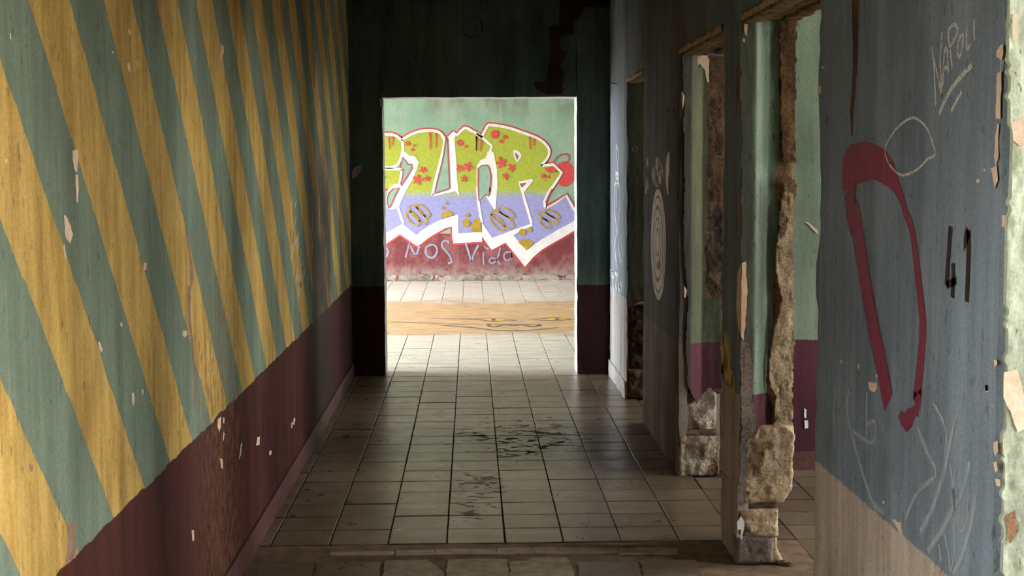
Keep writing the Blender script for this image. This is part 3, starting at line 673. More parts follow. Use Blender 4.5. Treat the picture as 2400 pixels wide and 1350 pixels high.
# ------------------------------------------------------------------ graffiti
A_ = lambda u, v: (890+u/7.942, 280+v/7.942)
A2 = lambda u, v: (1110+u/7.942, 280+v/7.942)
B_ = lambda u, v: (890+u/6.1375, 440+v/6.1375)
B2 = lambda u, v: (1110+u/6.1375, 440+v/6.1375)
def tr(f, *pts): return [f(*p) for p in pts]
K = 1/166.4     # metres per photo pixel at the mural wall
def m_fill():
    m = M('mural_fill_paint')
    z = m.math('ADD', m.z, m.math('MULTIPLY', m.math('SUBTRACT', m.noise(8, 4, 0.6), 0.5), 0.10))
    c = m.mix(m.ss(z, 1.13, 1.30), (0.27, 0.27, 0.52), (0.32, 0.37, 0.05))
    return m.done(m.mul(c, m.ss(m.noise(25, 4, 0.6), 0.25, 0.75, 0.88, 1.1)), 0.7, 0.2)
GM = dict(fill=m_fill(), white=m_plain('white_spray', (0.66, 0.65, 0.66), 0.7, 0.1, 12), red=m_plain('red_spray', (0.50, 0.06, 0.06), 0.7, 0.2, 20),
          darkred=m_plain('dark_red_spray', (0.30, 0.075, 0.085), 0.7, 0.2, 20), ochre=m_plain('ochre_spray', (0.36, 0.23, 0.025), 0.7, 0.2, 20))
GM['lilac'] = m_spray('lilac_spray', (0.30, 0.31, 0.44), 0.1, 0.8, 90)
GM['crimson'] = m_spray('crimson_spray', (0.20, 0.028, 0.058), 0.15, 0.5)
GM['black'] = m_plain('black_marker', (0.022, 0.014, 0.014), 0.6, 0.2, 60)
GM['chalk'] = m_chalk('white_chalk', (0.62, 0.60, 0.54), 0.42)
GM['ghost'] = m_spray('faded_grey_spray', (0.36, 0.41, 0.42), 0.0, 0.8, 120, 0.75)
GM['haze'] = m_spray('faded_blue_overspray', (0.30, 0.34, 0.40), 0.0, 1.2, 160, 0.55)
GM['cream'] = m_plain('cream_paint', (0.70, 0.61, 0.46), 0.7, 0.12, 30)
GM['ring'] = m_plain('grey_black_paint', (0.075, 0.065, 0.055), 0.7, 0.3, 30)
GM['yellow'] = m_plain('yellow_spray', (0.50, 0.36, 0.07), 0.7, 0.15, 30)
GM['splash'] = m_chalk('white_splash', (0.72, 0.68, 0.60), 0.49, (22, 22, 14), 0.95)
GM['paleline'] = m_plain('white_marker', (0.80, 0.83, 0.86), 0.7, 0.1, 30)
GM['scratch'] = m_plain('scratched_plaster', (0.60, 0.44, 0.25), 0.8, 0.15, 30)

# --- the mural on the back wall of the hall
mural = empty('graffiti_mural', (0.15, YB-0.001, 0.1), label='large green and lilac block-letter graffiti mural outlined in white and red, beyond the doorway', category='graffiti')
parts = []
def mp(name, m, fn, **k):
    p = Paint(YB); fn(p); o = p.done(name, m, None, **k); parts.append(o); return o
TOP0 = [(800, 345), (820, 322), (850, 312)] + tr(A_, (80, 275), (200, 275), (300, 305), (360, 345), (408, 385))
TOP1 = tr(A_, (408, 385), (480, 335), (600, 270), (750, 222), (900, 205), (1020, 212), (1110, 245), (1170, 305), (1198, 380), (1198, 460), (1168, 620), (1118, 820), (1055, 1060), (998, 1310)) + tr(B_, (765, 105))
TOP2 = tr(A_, (1280, 345), (1380, 245), (1440, 290), (1500, 225), (1580, 155), (1640, 170), (1750, 235)) + tr(A2, (0, 225), (130, 330))
TOP3 = tr(A2, (135, 335), (200, 230), (270, 112), (330, 105), (500, 125), (700, 170), (900, 240), (1100, 312), (1250, 385), (1350, 475), (1400, 560), (1400, 650), (1350, 750), (1250, 860))
TOP4 = tr(A2, (1250, 860), (1480, 838), (1640, 990), (1530, 1170), (1400, 1350)) + tr(B2, (1060, 100), (1022, 195), (1020, 262), (1040, 292))
TOP5 = tr(B2, (1040, 292), (1200, 200), (1332, 112), (1440, 305), (1520, 420))
UP = [(800, 560), (850, 575)] + tr(B_, (85, 650), (200, 590), (330, 515), (430, 600), (530, 680), (600, 620), (700, 550), (850, 470), (1000, 420), (1080, 400), (1110, 380), (1135, 400), (1130, 500), (1135, 660), (1300, 645)) + tr(B2, (0, 640), (115, 635), (122, 500), (180, 590), (272, 720), (400, 670), (600, 595), (830, 515), (850, 545), (640, 640), (572, 680), (660, 790), (760, 900), (860, 820), (1000, 730), (1200, 610), (1440, 480), (1520, 430))
LOW = [(800, 590), (850, 605)] + tr(B_, (85, 810), (190, 740), (290, 672), (380, 730), (480, 802), (540, 840), (600, 805), (680, 738), (800, 660), (950, 580), (1040, 560), (1042, 700), (1060, 800), (1300, 788)) + tr(B2, (0, 780), (125, 780), (120, 700), (260, 895), (460, 790), (600, 960), (740, 1135), (850, 1005), (980, 892), (1130, 800), (1300, 705), (1440, 620), (1520, 560))
SM = lambda P: [tuple(p) for p in spline([Vector(q) for q in P], 4)]
W = 6.2*K
mp('red_outline', GM['red'], lambda p: [p.stroke(t, 13.5*K, 0.002, k=5, smooth=sm) for t, sm in ((TOP0, True), (TOP1[:-1], True), (TOP2, False), (TOP3, True), (TOP4, False), (TOP5, False))] and p.stroke(LOW, 9*K, 0.0024, smooth=False))
mp('red_bauble', GM['red'], lambda p: p.disc(A2(1700, 1015), 24.5, 30, 0.003))
mp('letter_fill', GM['fill'], lambda p: p.poly(SM(TOP0)+SM(TOP1[:7])+[A_(1200, 360)]+TOP2+SM(TOP3)+TOP4+TOP5+UP[::-1]+[(800, 560)], 0.006))
mp('white_outline', GM['white'], lambda p: [p.stroke(t, W, 0.012, k=5, smooth=sm, wob=0.2) for t, sm in ((TOP0, True), (TOP1, True), (TOP2, False), (TOP3, True), (TOP4, False), (TOP5, False),
    (tr(B_, (765, 105), (900, 72), (1060, 35)), True), (tr(A_, (408, 385), (432, 470), (425, 600), (385, 740), (320, 850), (200, 895), (80, 885), (-200, 880)), True), (tr(A_, (80, 920), (430, 925)), False), (tr(A_, (415, 930), (400, 1060), (370, 1210), (250, 1240), (150, 1340)), False),
    (tr(B_, (262, 285), (340, 515)), False), (tr(A2, (60, 250), (335, 490), (310, 590), (240, 720)), False), (tr(B2, (50, -20), (72, 230), (115, 500)), False), (tr(B2, (690, 0), (722, 140), (780, 330), (832, 510)), False))])
mp('white_block', GM['white'], lambda p: (p.poly(UP+LOW[::-1], 0.010),
    p.poly(tr(A_, (1275, 340), (1380, 235), (1440, 280), (1395, 330), (1392, 380), (1420, 700), (1440, 1100), (1470, 1350))+tr(B_, (1140, 40), (1146, 132), (1100, 60), (1060, 40), (1000, 40))+tr(A_, (1305, 1290), (1300, 1100), (1282, 700)), 0.010),
    p.poly(tr(A2, (60, 1350), (55, 950), (70, 850), (130, 760), (230, 715), (260, 600), (310, 570), (370, 620), (400, 750), (435, 950), (445, 1350))+tr(B2, (335, 20), (328, 150), (315, 300), (300, 312), (260, 260), (180, 130), (75, 192), (45, 0)), 0.010),
    p.poly(tr(A2, (735, 570), (800, 568), (870, 620), (890, 680), (850, 750), (810, 800), (770, 740), (745, 650)), 0.010), p.poly(tr(A2, (835, 1160), (1080, 1105), (1110, 1135), (940, 1350), (880, 1350)), 0.010),
    p.poly(tr(A_, (430, 560), (550, 670), (660, 690), (725, 790), (700, 900), (620, 1100), (480, 1350))+tr(B_, (300, 220), (270, 290), (160, 315), (95, 270), (88, 150), (130, 40))+tr(A_, (170, 1340), (290, 1210), (375, 1195), (385, 1100), (430, 930), (370, 885), (430, 690), (410, 620)), 0.010)))
HOLES = [tr(A_, (1238, 340), (1262, 365), (1270, 600), (1290, 1000), (1300, 1290))+tr(B_, (1000, 12), (795, 80))+tr(A_, (1035, 1310), (1090, 1080), (1150, 850), (1200, 600), (1218, 450)),
         tr(A2, (85, 910), (150, 860), (260, 850), (300, 930), (325, 1050), (315, 1200), (300, 1350))+tr(B2, (235, 0), (230, 80), (210, 125), (185, 95), (75, 185), (65, 0)),
         tr(A_, (430, 700), (520, 830), (600, 840), (600, 910), (520, 1050), (400, 1230), (390, 1200), (430, 1050), (440, 920), (380, 890)),
         tr(B_, (110, 150), (130, 80), (190, 20), (280, 0), (220, 120), (150, 280), (130, 290), (105, 210))]
for h in HOLES:
    mp('background_gap', MAT['hall'], lambda p: p.poly(h, 0.015)); mp('red_inner_line', GM['darkred'], lambda p: p.stroke(h, 3.0*K, 0.018, closed=True, smooth=False))
mp('red_inner_line', GM['darkred'], lambda p: p.stroke(tr(B2, (1130, 20), (1080, 110), (1040, 200), (1050, 265), (1200, 175), (1345, 85), (1440, 245)), 3*K, 0.018, smooth=False))
for q in ([(765, 610), (830, 680), (805, 765)], [(850, 1190), (980, 1175), (895, 1270)]): mp('red_wedge', GM['darkred'], lambda p: p.poly(tr(A2, *q), 0.018))
mp('bauble_hook', GM['darkred'], lambda p: p.stroke(tr(A2, (1490, 795), (1560, 700), (1650, 650), (1740, 652), (1783, 715), (1750, 785)), 4*K, 0.018))
mp('red_half_disc', GM['red'], lambda p: p.poly(tr(A2, (1310, 905), (1480, 875), (1555, 970), (1450, 1000), (1370, 975)), 0.018))
for c, r in ((A_(520, 445), 5), (A_(645, 483), 2.4), (A_(615, 560), 4), (A_(1490, 435), 7), (A_(1605, 503), 3.6), (A_(1530, 560), 1.5), (A2(395, 280), 9.4), (A2(583, 328), 4.8), (A2(515, 408), 4.2), (A2(1297, 1055), 5.4), (A2(1407, 1065), 3.8), (A2(1340, 1135), 1.8), (A_(125, 1305), 3)):
    mp('red_dot', GM['red'], lambda p: p.disc(c, r, r*1.05, 0.018, wob=0.1))
def star(c, r, a0, sd):
    P = []
    for i in range(5):
        a = a0+i*2*math.pi/5; ri = r*(0.85+0.3*random.Random(sd*7+i).random())
        for (da, q) in ((-0.22, ri*0.93), (0.0, ri), (0.22, ri*0.93), (0.63, r*0.42)): P.append((c[0]+q*math.cos(a+da), c[1]+q*math.sin(a+da)))
    mp('red_star', GM['red'], lambda p: p.poly(P, 0.018))
for i, (c, r) in enumerate(((A_(805, 935), 9), (A_(705, 1125), 13), (A_(885, 1100), 8), (A_(1485, 915), 9), (A_(1640, 885), 13), (A_(1570, 1100), 9), (A2(515, 810), 14), (A2(710, 905), 10), (A2(595, 1055), 9), (A_(95, 1075), 4))): star(c, r, 0.3+i*0.9, i)
for (a, b) in ((A_(172, 330), A_(188, 555)), (A_(245, 320), A_(243, 475)), (A_(935, 245), A_(940, 560)), (A_(1055, 255), A_(1048, 525)), (A_(1810, 320), A_(1798, 580)), (A2(145, 380), A2(130, 590)), (A2(50, 310), A2(50, 580)), (A2(1045, 320), A2(1055, 560)), (A2(1130, 355), A2(1125, 495))):
    mp('red_drip', GM['red'], lambda p: p.stroke([a, ((a[0]*2+b[0])/3, (a[1]*2+b[1])/3), b], [6*K, 2.8*K, 2.4*K], 0.018, smooth=False))
for c, rx, ry in ((B_(960, 220), 3.4, 4), (B_(902, 290), 3.4, 4), (B_(1268, 392), 4.6, 5), (B_(1243, 505), 9, 9.5), (B2(700, 640), 8, 8.5), (B2(808, 600), 6, 6)):
    mp('ochre_dot', GM['ochre'], lambda p: p.disc(c, rx, ry, 0.018, wob=0.1))
mp('ochre_dome', GM['ochre'], lambda p: p.poly(tr(B_, (885, 440), (895, 380), (935, 335), (985, 325), (1030, 350), (1055, 400), (970, 415)), 0.018))
mp('ochre_dome', GM['ochre'], lambda p: p.poly(tr(B_, (1318, 635), (1325, 540), (1360, 465), (1410, 435), (1440, 450), (1465, 640)), 0.018))
mp('ochre_dome', GM['ochre'], lambda p: p.poly(tr(B2, (645, 785), (680, 750), (740, 738), (800, 745), (865, 800), (760, 895)), 0.018))
def loops(ls):
    def f(p):
        for (cx, cy, rx, ry, rot) in ls:
            pts = [(cx+rx*math.cos(a)*math.cos(rot)-ry*math.sin(a)*math.sin(rot), cy+rx*math.cos(a)*math.sin(rot)+ry*math.sin(a)*math.cos(rot)) for a in [i*math.pi/8 for i in range(16)]]
            p.stroke(pts, 3.4*K, 0.018, closed=True, k=2)
    mp('ochre_scribble', GM['ochre'], f)
lp = lambda f, u, v, a, b, r: (*f(u, v), a/6.1375, b/6.1375, r)
loops([lp(B_, 478, 440, 125, 60, 0.85), lp(B_, 550, 385, 175, 60, 0.8), lp(B_, 625, 330, 125, 50, 0.75)])
loops([lp(B2, 340, 500, 140, 65, 0.85), lp(B2, 415, 455, 195, 70, 0.6), lp(B2, 470, 355, 135, 50, 0.5)])
loops([lp(B2, 1030, 515, 90, 45, 0.8), lp(B2, 1070, 430, 165, 45, 0.5), lp(B2, 1135, 380, 110, 38, 0.45)])
adopt(mural, *parts)
# --- lilac handwriting under it
wr = empty('spray_writing', (-0.2, YB-0.001, 0.3), label='pale lilac handwritten words "NOS Vida" sprayed on the maroon band under the mural', category='graffiti')
parts = []
def word(name, strokes, wd): mp(name, GM['lilac'], lambda p: [p.stroke(s, wd*K, 0.004) for s in strokes])
word('letter', [tr(B_, (60, 850), (110, 880), (120, 930), (95, 990), (60, 1010))], 7)
word('letter', [tr(B_, (420, 790), (400, 900), (370, 1005)), tr(B_, (420, 800), (470, 900), (525, 985)), tr(B_, (525, 985), (550, 900), (570, 840))], 7)
word('letter', [tr(B_, (745, 815), (680, 850), (660, 910), (685, 980), (745, 1005), (805, 970), (825, 900), (800, 840), (745, 815))], 8)
word('letter', [tr(B_, (990, 800), (970, 765), (910, 775), (895, 830), (930, 890), (985, 950), (1025, 1020), (1030, 1070), (985, 1090))], 8)
word('letter', [tr(B_, (1235, 800), (1275, 920), (1320, 1070)), tr(B_, (1320, 1070), (1360, 940), (1420, 820))], 8)
word('letter', [tr(B2, (140, 930), (140, 1020), (145, 1110)), tr(B2, (150, 830), (180, 870), (220, 880))], 7)
word('letter', [tr(B2, (380, 860), (365, 950), (320, 1050), (260, 1085), (225, 1060), (250, 1015), (310, 1020), (350, 1060), (380, 1110))], 7)
word('letter', [tr(B2, (540, 930), (480, 925), (435, 970), (450, 1035), (510, 1040), (545, 990), (540, 930), (550, 1040))], 7)
adopt(wr, *parts)
# --- painted face on the hall floor
def m_orange():
    m = M('orange_floor_paint')
    a = m.math('MULTIPLY', m.math('MULTIPLY', m.ss(m.math('ADD', m.y, m.math('MULTIPLY', m.noise((0.9, 2.2, 1), 5, 0.65), 1.8)), 14.3, 15.4), m.ss(m.math('ADD', m.y, m.math('MULTIPLY', m.noise((0.8, 2, 1), 5, 0.65, (3, 1, 0)), 2.4)), 19.2, 17.9)), m.ss(m.noise((3, 10, 1), 5, 0.65), 0.28, 0.55, 0.35, 0.85))
    m.alpha(a)
    return m.done(m.mul((0.62, 0.39, 0.20), m.ss(m.noise((5, 14, 1), 4, 0.6), 0.3, 0.7, 0.8, 1.15)), 0.45, 0.4)
fp = empty('floor_painting', (0.2, 15.6, 0.0), label='orange painted face with yellow eyes and grin on the hall floor tiles', category='floor painting')
parts = []
def fpart(name, m, fn): p = Paint('G'); fn(p); parts.append(p.done(name, m))
c6 = lambda u, v: (880+u/3.649, 530+v/3.649)
fpart('orange_field', m_orange(), lambda p: p.poly_uv([(-2.6, 13.3), (2.6, 13.3), (2.6, 18.3), (-2.6, 18.3)], 0.002))
gl = m_plain('grey_line_paint', (0.10, 0.085, 0.08), 0.6, 0.2, 20)
yl = m_plain('yellow_eye_paint', (0.62, 0.42, 0.05), 0.6, 0.2, 20)
fpart('eye', yl, lambda p: (p.disc(c6(965, 804), 13, 2.3, 0.004), p.disc(c6(1060, 804), 12, 2.3, 0.004)))
fpart('eye', yl, lambda p: (p.disc(c6(1510, 797), 12, 2.2, 0.004), p.disc(c6(1610, 796), 12, 2.2, 0.004)))
fpart('pupil', gl, lambda p: p.disc(c6(1008, 804), 5, 2.0, 0.005)); fpart('pupil', gl, lambda p: p.disc(c6(1552, 797), 5, 2.0, 0.005))
fpart('brow_line', gl, lambda p: (p.stroke([c6(470, 790), c6(720, 797), c6(900, 803), c6(1000, 818), c6(1150, 812), c6(1200, 808)], 0.03, 0.004), p.stroke([c6(730, 795), c6(930, 793), c6(1080, 795), c6(1190, 806)], 0.03, 0.004), p.stroke([c6(1320, 805), c6(1450, 790), c6(1560, 786), c6(1670, 797), c6(1560, 808), c6(1400, 808)], 0.03, 0.004)))
fpart('mouth', gl, lambda p: (p.stroke([c6(960, 850), c6(1000, 840), c6(1180, 842), c6(1380, 840), c6(1400, 850), c6(1360, 862)], 0.04, 0.004), p.stroke([c6(960, 850), c6(1010, 866), c6(1060, 855), c6(1120, 846), c6(1180, 855), c6(1240, 846), c6(1310, 856), c6(1350, 864)], 0.04, 0.004), p.stroke([c6(130, 818), c6(400, 830), c6(560, 836), c6(900, 842)], 0.025, 0.004)))
fpart('chin_line', gl, lambda p: p.stroke([c6(560, 850), c6(850, 872), c6(1000, 890), c6(1180, 898), c6(1380, 888), c6(1560, 870)], 0.04, 0.004))
adopt(fp, *parts)

# --- graffiti on the right wall
def rp(name, m, fn, **k): p = Paint('R'); fn(p); return p.done(name, m, None, **k)
def thing(name, loc, label, members, cat='graffiti', group=None):
    e = empty(name, loc, label=label, category=cat)
    if group: e['group'] = group
    adopt(e, *members); return e
UVR = lambda f, *pts: [uv('R', *f(*p)) for p in pts]
L_ = rp('left_stroke', GM['crimson'], lambda p: p.stroke_uv(UVR(R6, (248, 1195), (254, 1270), (264, 1350))+UVR(R7, (290, 200), (345, 560), (400, 860), (450, 1100), (495, 1335)), [0.165, 0.155, 0.15, 0.14, 0.135, 0.13], 0.0010))
T_ = rp('top_bend', GM['crimson'], lambda p: p.poly_uv(UVR(R6, (204, 1210), (203, 1030), (222, 955), (262, 912), (320, 895), (390, 900), (460, 940), (520, 1010), (552, 1090), (562, 1170), (602, 1275), (578, 1275), (530, 1220), (470, 1165), (400, 1140), (340, 1145), (298, 1170), (290, 1210)), 0.0009, 0.004, 0.012))
E_ = rp('end_blot', GM['crimson'], lambda p: p.poly_uv(UVR(R8, (585, 262), (640, 228), (695, 195), (735, 160), (725, 262), (690, 335), (655, 385), (605, 330)), 0.0009, 0.012, 0.015))
R__ = rp('right_stroke', GM['crimson'], lambda p: p.stroke_uv(UVR(R6, (545, 1180), (580, 1260), (600, 1340))+UVR(R7, (640, 230), (670, 430), (700, 700), (712, 850), (700, 1050), (680, 1250))+UVR(R8, (722, 130), (715, 200)), [0.06, 0.045, 0.045, 0.06, 0.07, 0.075, 0.075, 0.085, 0.085], 0.0010))
thing('spray_loop', (XR, 3.9, 0.9), 'long crimson spray-painted loop on the blue-grey near pier', [L_, T_, R__, E_])
D4 = rp('digit_four', GM['black'], lambda p: (p.stroke(tr(R7, (888, 218), (875, 400), (862, 595)), 0.027, 0.0010), p.stroke(tr(R7, (903, 450), (905, 560), (898, 668)), 0.024, 0.0010), p.stroke(tr(R7, (862, 590), (925, 560)), 0.018, 0.0010)))
D1 = rp('digit_one', GM['black'], lambda p: (p.stroke(tr(R7, (1003, 238), (1000, 450), (990, 695)), 0.026, 0.0010), p.stroke(tr(R7, (1000, 240), (985, 300), (972, 375)), [0.03, 0.03, 0.0008], 0.0010)))
thing('painted_number', (XR, 3.0, 1.1), 'black painted number 41 on the right side of the near pier', [D4, D1])
N5 = lambda u, v: (2160+u/4.82, 20+v/4.82)
def letters(ls, wd=0.0085): return [rp('letter', GM['chalk'], lambda p: [p.stroke(tr(N5, *s), wd, 0.0010, smooth=len(s) > 3) for s in L]) for L in ls]
nap = letters([[[(120, 430), (145, 650), (165, 1090)], [(145, 580), (190, 780), (235, 1000)], [(235, 1000), (220, 720), (215, 560), (235, 270)]], [[(245, 880), (252, 650), (262, 520), (280, 445), (298, 520), (305, 730)], [(240, 680), (300, 660)]],
               [[(350, 680), (330, 480), (308, 330), (315, 240), (370, 180), (410, 220), (400, 300), (330, 430)]], [[(470, 290), (425, 350), (408, 480), (425, 545), (455, 490), (475, 340), (470, 290)]], [[(515, 190), (512, 330), (515, 460)], [(515, 460), (560, 410)]], [[(600, 125), (598, 240), (602, 360)]]])
nap.append(rp('underline', GM['chalk'], lambda p: (p.stroke(tr(N5, (575, 635), (450, 770), (340, 910), (260, 1060), (200, 1200)), 0.013, 0.0010), p.stroke(tr(N5, (460, 935), (400, 1040), (340, 1160)), 0.010, 0.0010))))
thing('chalk_word', (XR, 3.0, 1.9), 'thin chalk word NAPOLI with slanting underlines high on the near pier', nap, 'writing')
rp('chalk_circle', GM['chalk'], lambda p: p.stroke(tr(R6, (650, 745), (560, 800), (500, 880), (472, 950), (500, 1040), (560, 1100), (610, 1105), (680, 1070), (740, 1010), (790, 975), (770, 890), (730, 800)), 0.007, 0.0012, closed=True),
   label='thin hand-drawn chalk circle beside the crimson loop on the near pier', cat='graffiti')
gh = [tr(R8, (255, 100), (250, 250), (280, 400), (340, 620), (420, 850), (500, 930)), tr(R8, (280, 370), (360, 430), (420, 450), (440, 380), (430, 310), (380, 330)), tr(R8, (380, 110), (378, 300), (378, 500)), tr(R8, (980, 260), (940, 450), (890, 680), (820, 900), (740, 1050)), tr(R8, (1070, 580), (1030, 760), (960, 900), (880, 1050), (790, 1180)),
      tr(R8, (1110, 800), (1090, 960), (1030, 1180), (960, 1340)), tr(R8, (960, 760), (975, 920), (1010, 1050), (1050, 980), (1055, 860)), tr(R8, (830, 690), (730, 780), (680, 870), (640, 970)), tr(R8, (720, 340), (780, 500), (840, 620), (840, 690)), tr(R8, (830, 190), (890, 300), (920, 430), (905, 560)), tr(R8, (900, 1060), (930, 1200), (945, 1310), (970, 1180), (970, 950)), tr(R8, (940, 600), (960, 740), (965, 860)), tr(R8, (865, 1130), (880, 1250)), tr(R8, (170, 80), (155, 250), (170, 480))]
gm = [rp('faded_line', GM['ghost'], lambda p: p.stroke(s, 0.034 if i in (0, 3, 4, 5) else 0.022, 0.0010)) for i, s in enumerate(gh)]
gm.append(rp('overspray', GM['haze'], lambda p: p.stroke(tr(R8, (430, 250), (520, 420), (560, 600), (600, 800)), [0.10, 0.2, 0.2, 0.08], 0.0008)))
thing('faded_scribble', (XR, 3.6, 0.6), 'faded grey looping spray scribbles low on the near pier above the taupe band', gm)
# target on the third pier
P6 = lambda u, v: (1400+u/3.375, 320+v/3.375)
def oval(y, z, ry, rz, n=40, sd=0, wb=0.05): return [(y+ry*math.cos(a)*(1+wb*noise.noise(Vector((math.cos(a), math.sin(a), sd)))), z+rz*math.sin(a)*(1+wb*noise.noise(Vector((math.sin(a)*2, math.cos(a)*2, sd+3))))) for a in [2*math.pi*i/n for i in range(n)]]
cy, cz = uv('R', *P6(485, 860)); yl_, _ = uv('R', *P6(424, 860)); yr_, _ = uv('R', *P6(543, 860)); _, zt = uv('R', *P6(470, 415)); _, zb = uv('R', *P6(495, 1305))
ry0, rz0 = abs(yl_-yr_)/2, (zt-zb)/2; cy = (yl_+yr_)/2; cz = (zt+zb)/2
tg = []
for i, (f, m) in enumerate(((1.0, 'cream'), (0.88, 'ring'), (0.84, 'cream'), (0.70, 'ring'), (0.62, 'cream'), (0.46, 'ring'), (0.42, 'cream'), (0.26, 'ring'), (0.21, 'cream'))):
    tg.append(rp('ring' if i else 'disc', GM[m], lambda p: p.poly_uv(oval(cy, cz+(1-f)*0.02, ry0*f, rz0*f, sd=i), 0.0008+0.0004*i)))
tg.append(rp('centre_mark', GM['ring'], lambda p: p.poly(tr(P6, (482, 990), (500, 985), (502, 1030), (492, 1060), (484, 1040)), 0.0045, smooth=3)))
thing('painted_target', (XR, cy, cz-rz0), 'cream and black concentric ring target painted on the grimy middle pier', tg)
rp('paint_splash', GM['splash'], lambda p: (p.poly(tr(P6, (430, 300), (440, 210), (470, 165), (500, 190), (520, 260), (515, 350), (480, 400), (440, 370)), 0.0008, smooth=4), p.poly(tr(P6, (455, 320), (500, 300), (514, 345), (475, 395), (450, 360)), 0.0009, smooth=3), p.poly(tr(P6, (385, 170), (402, 150), (408, 250), (395, 270)), 0.0008), p.poly(tr(P6, (385, 310), (405, 320), (410, 420), (380, 460), (370, 440)), 0.0008)),
   label='broken white paint splash just above the ring target on the middle pier', cat='paint splash')
rp('paint_slash', GM['cream'], lambda p: p.stroke(tr(P6, (570, 125), (560, 220), (552, 310), (560, 460)), [0.02, 0.13, 0.12, 0.02], 0.0008), label='single cream upright paint slash right of the white splash on the middle pier', cat='paint mark')
# yellow zigzag on the slim pier
Z7 = lambda u, v: (1670+u/6.756, 740+v/6.756)
zz = [rp('zigzag_stroke', GM['yellow'], lambda p: p.stroke(tr(Z7, *s), wd, 0.0008, taper=True)) for s, wd in (
    ([(165, 235), (160, 400), (165, 700), (152, 1060)], 0.045), ([(165, 240), (185, 500), (205, 820)], 0.05), ([(228, 225), (218, 500), (205, 820)], 0.055), ([(228, 225), (255, 550), (262, 860), (255, 1090)], 0.045), ([(165, 760), (172, 850), (178, 940)], 0.08), ([(215, 850), (220, 930), (228, 1040)], 0.075), ([(300, 850), (298, 980), (285, 1100)], 0.07), ([(330, 930), (320, 1060), (305, 1200)], 0.06), ([(345, 960), (342, 1100), (338, 1250)], 0.04))]
thing('yellow_zigzag', (XR, 5.95, 0.7), 'mustard yellow zigzag scrawl on the slim pier between the two nearer openings', zz)
# white line figure on the pale far pier
wl = [rp('white_line', GM['paleline'], lambda p: p.stroke(tr(P6, *s), wd, 0.0008)) for s, wd in (
    ([(155, 65), (150, 120), (158, 200), (165, 280)], 0.03), ([(155, 65), (170, 140), (172, 190)], 0.02), ([(145, 290), (170, 300), (165, 340), (150, 320)], 0.03), ([(160, 395), (145, 370), (135, 430), (135, 560), (150, 700), (160, 790)], 0.022), ([(150, 395), (168, 370), (178, 440), (176, 560), (165, 680), (158, 790)], 0.022), ([(155, 560), (152, 480), (158, 400)], 0.018),
    ([(150, 780), (140, 880), (150, 1000)], 0.02), ([(165, 800), (170, 900), (190, 1000)], 0.02), ([(185, 770), (190, 860), (200, 950)], 0.018), ([(135, 840), (145, 930), (160, 1060)], 0.018))]
thing('line_drawing', (XR, 10.6, 1.2), 'thin white looping line figure on the brightly lit pier by the doorway', wl)
ws = [rp('letter', GM['paleline'], lambda p: p.stroke(tr(P6, *s), 0.028, 0.0008)) for s in ([(105, 1070), (122, 1060), (112, 1090), (125, 1120)], [(130, 1100), (122, 1150), (128, 1200)], [(140, 1080), (158, 1100), (155, 1140)], [(150, 1150), (145, 1190), (155, 1210)], [(165, 1070), (168, 1110)], [(172, 1160), (165, 1200), (180, 1220)], [(185, 1150), (192, 1190), (188, 1230)])]
thing('small_scrawl', (XR, 10.6, 0.75), 'small white illegible scrawl just above the dado band by the doorway', ws, 'writing')
# scratched hatching on the striped wall
sc = []
rnd = random.Random(3)
for (x0, x1, y0, y1, n) in ((682, 696, 460, 560, 14), (684, 706, 520, 640, 16), (694, 716, 600, 690, 12)):
    p = Paint('L')
    for i in range(n):
        x, y = rnd.uniform(x0, x1), rnd.uniform(y0, y1); l = rnd.uniform(15, 40)
        p.stroke([(x, y), (x-2, y+l*0.5), (x-4.5, y+l)], 0.014, 0.0008, taper=True)
    sc.append(p.done('scratch_group', GM['scratch']))
e = empty('scratched_hatching', (XL, 7.8, 1.0), label='pale scratched hatching across the stripes on the left wall', category='scratch marks'); adopt(e, *sc)

# ------------------------------------------------------------------ small hardware and debris
iron = m_plain('rusty_iron', (0.10, 0.07, 0.05), 0.6, 0.3, 80, 0.3, 0.5)
def tube(path, r, n=8, closed=False):
    P = [Vector(p) for p in path]; V, Fc = [], []; k = len(P)
    for i in range(k):
        t = (P[(i+1) % k if closed else min(i+1, k-1)]-P[(i-1) % k if closed else max(i-1, 0)]).normalized()
        a = t.orthogonal().normalized() if i == 0 else (a-t*a.dot(t)).normalized(); b = t.cross(a)
        rr = r[i] if isinstance(r, (list, tuple)) else r
        V += [P[i]+(a*math.cos(q)+b*math.sin(q))*rr for q in [2*math.pi*j/n for j in range(n)]]
    for i in range(k if closed else k-1):
        for j in range(n): Fc.append((i*n+j, i*n+(j+1) % n, ((i+1) % k)*n+(j+1) % n, ((i+1) % k)*n+j))
    if not closed: Fc += [tuple(range(n))[::-1], tuple((k-1)*n+j for j in range(n))]
    return mesh(V, Fc)
ny, nz = uv('R', 1446, 196)
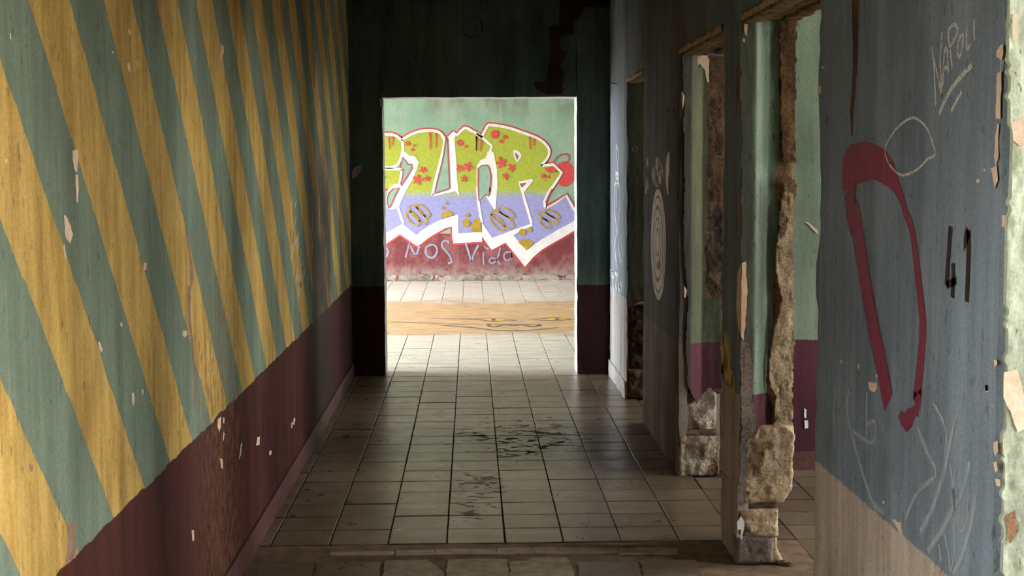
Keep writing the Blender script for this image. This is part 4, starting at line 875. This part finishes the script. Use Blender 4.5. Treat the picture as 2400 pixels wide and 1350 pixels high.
link('iron_nail', tube([(XR+0.01, ny, nz), (XR-0.03, ny+0.01, nz+0.004), (XR-0.075, ny+0.02, nz+0.008), (XR-0.076, ny+0.02, nz+0.008), (XR-0.080, ny+0.021, nz+0.008)], [0.003, 0.003, 0.003, 0.007, 0.006]), iron, label='bent dark iron nail high on the pale pier beside the doorway', cat='nail', smooth=40)
hy, hz = uv('R', 1583, 257)
link('wire_hook', tube([(XR+0.008, hy, hz), (XR-0.012, hy+0.005, hz-0.004), (XR-0.02, hy+0.05, hz-0.018), (XR-0.02, hy+0.11, hz-0.016), (XR-0.016, hy+0.15, hz+0.012)], 0.0032), iron, label='small dark wire hook near the top of the grimy middle pier', cat='hook', smooth=40)
rx_, rz_ = uv(Y4, 1485, 349)
link('iron_ring', tube([(rx_+0.017*math.cos(a), Y4-0.030, rz_+0.017*math.sin(a)) for a in [i*math.pi/10 for i in range(20)]], 0.005, closed=True), iron, label='small iron ring fixed on the dark jamb of the farthest opening', cat='ring', smooth=60)
def lump(c, r, sd, m, name, **k):
    bm = bmesh.new(); bmesh.ops.create_icosphere(bm, subdivisions=2, radius=1)
    for v in bm.verts:
        n_ = v.co.normalized(); q = 1+0.35*noise.noise(n_*1.7+Vector((sd, 0, 0)))
        v.co = Vector((n_.x*r[0]*q, n_.y*r[1]*q, max(-0.25, n_.z)*r[2]*q))+Vector(c)
    me = bpy.data.meshes.new('m'); bm.to_mesh(me); bm.free()
    return link(name, me, m, None, **k)
for i, (px, py, r, lab) in enumerate(((1832, 1322, 0.022, 'dark plaster crumb lying hard against the foot of the slim pier'), (1848, 1325, 0.016, 'smallest plaster crumb on the floor right of the slim pier foot'))):
    g = uv('G', px, py); lump((g[0], g[1], 0.004), (r, r*0.8, r*0.6), i, MAT['mortar'], 'plaster_crumb', label=lab, cat='debris', group='crumbs at the pier foot')
chipY('hanging_flake', Y2, [(1727, 1222), (1736, 1208), (1744, 1222), (1743, 1236), (1738, 1262), (1734, 1262), (1736, 1240), (1728, 1240)], MAT['reveal'], 0.010, 0.002, 31)
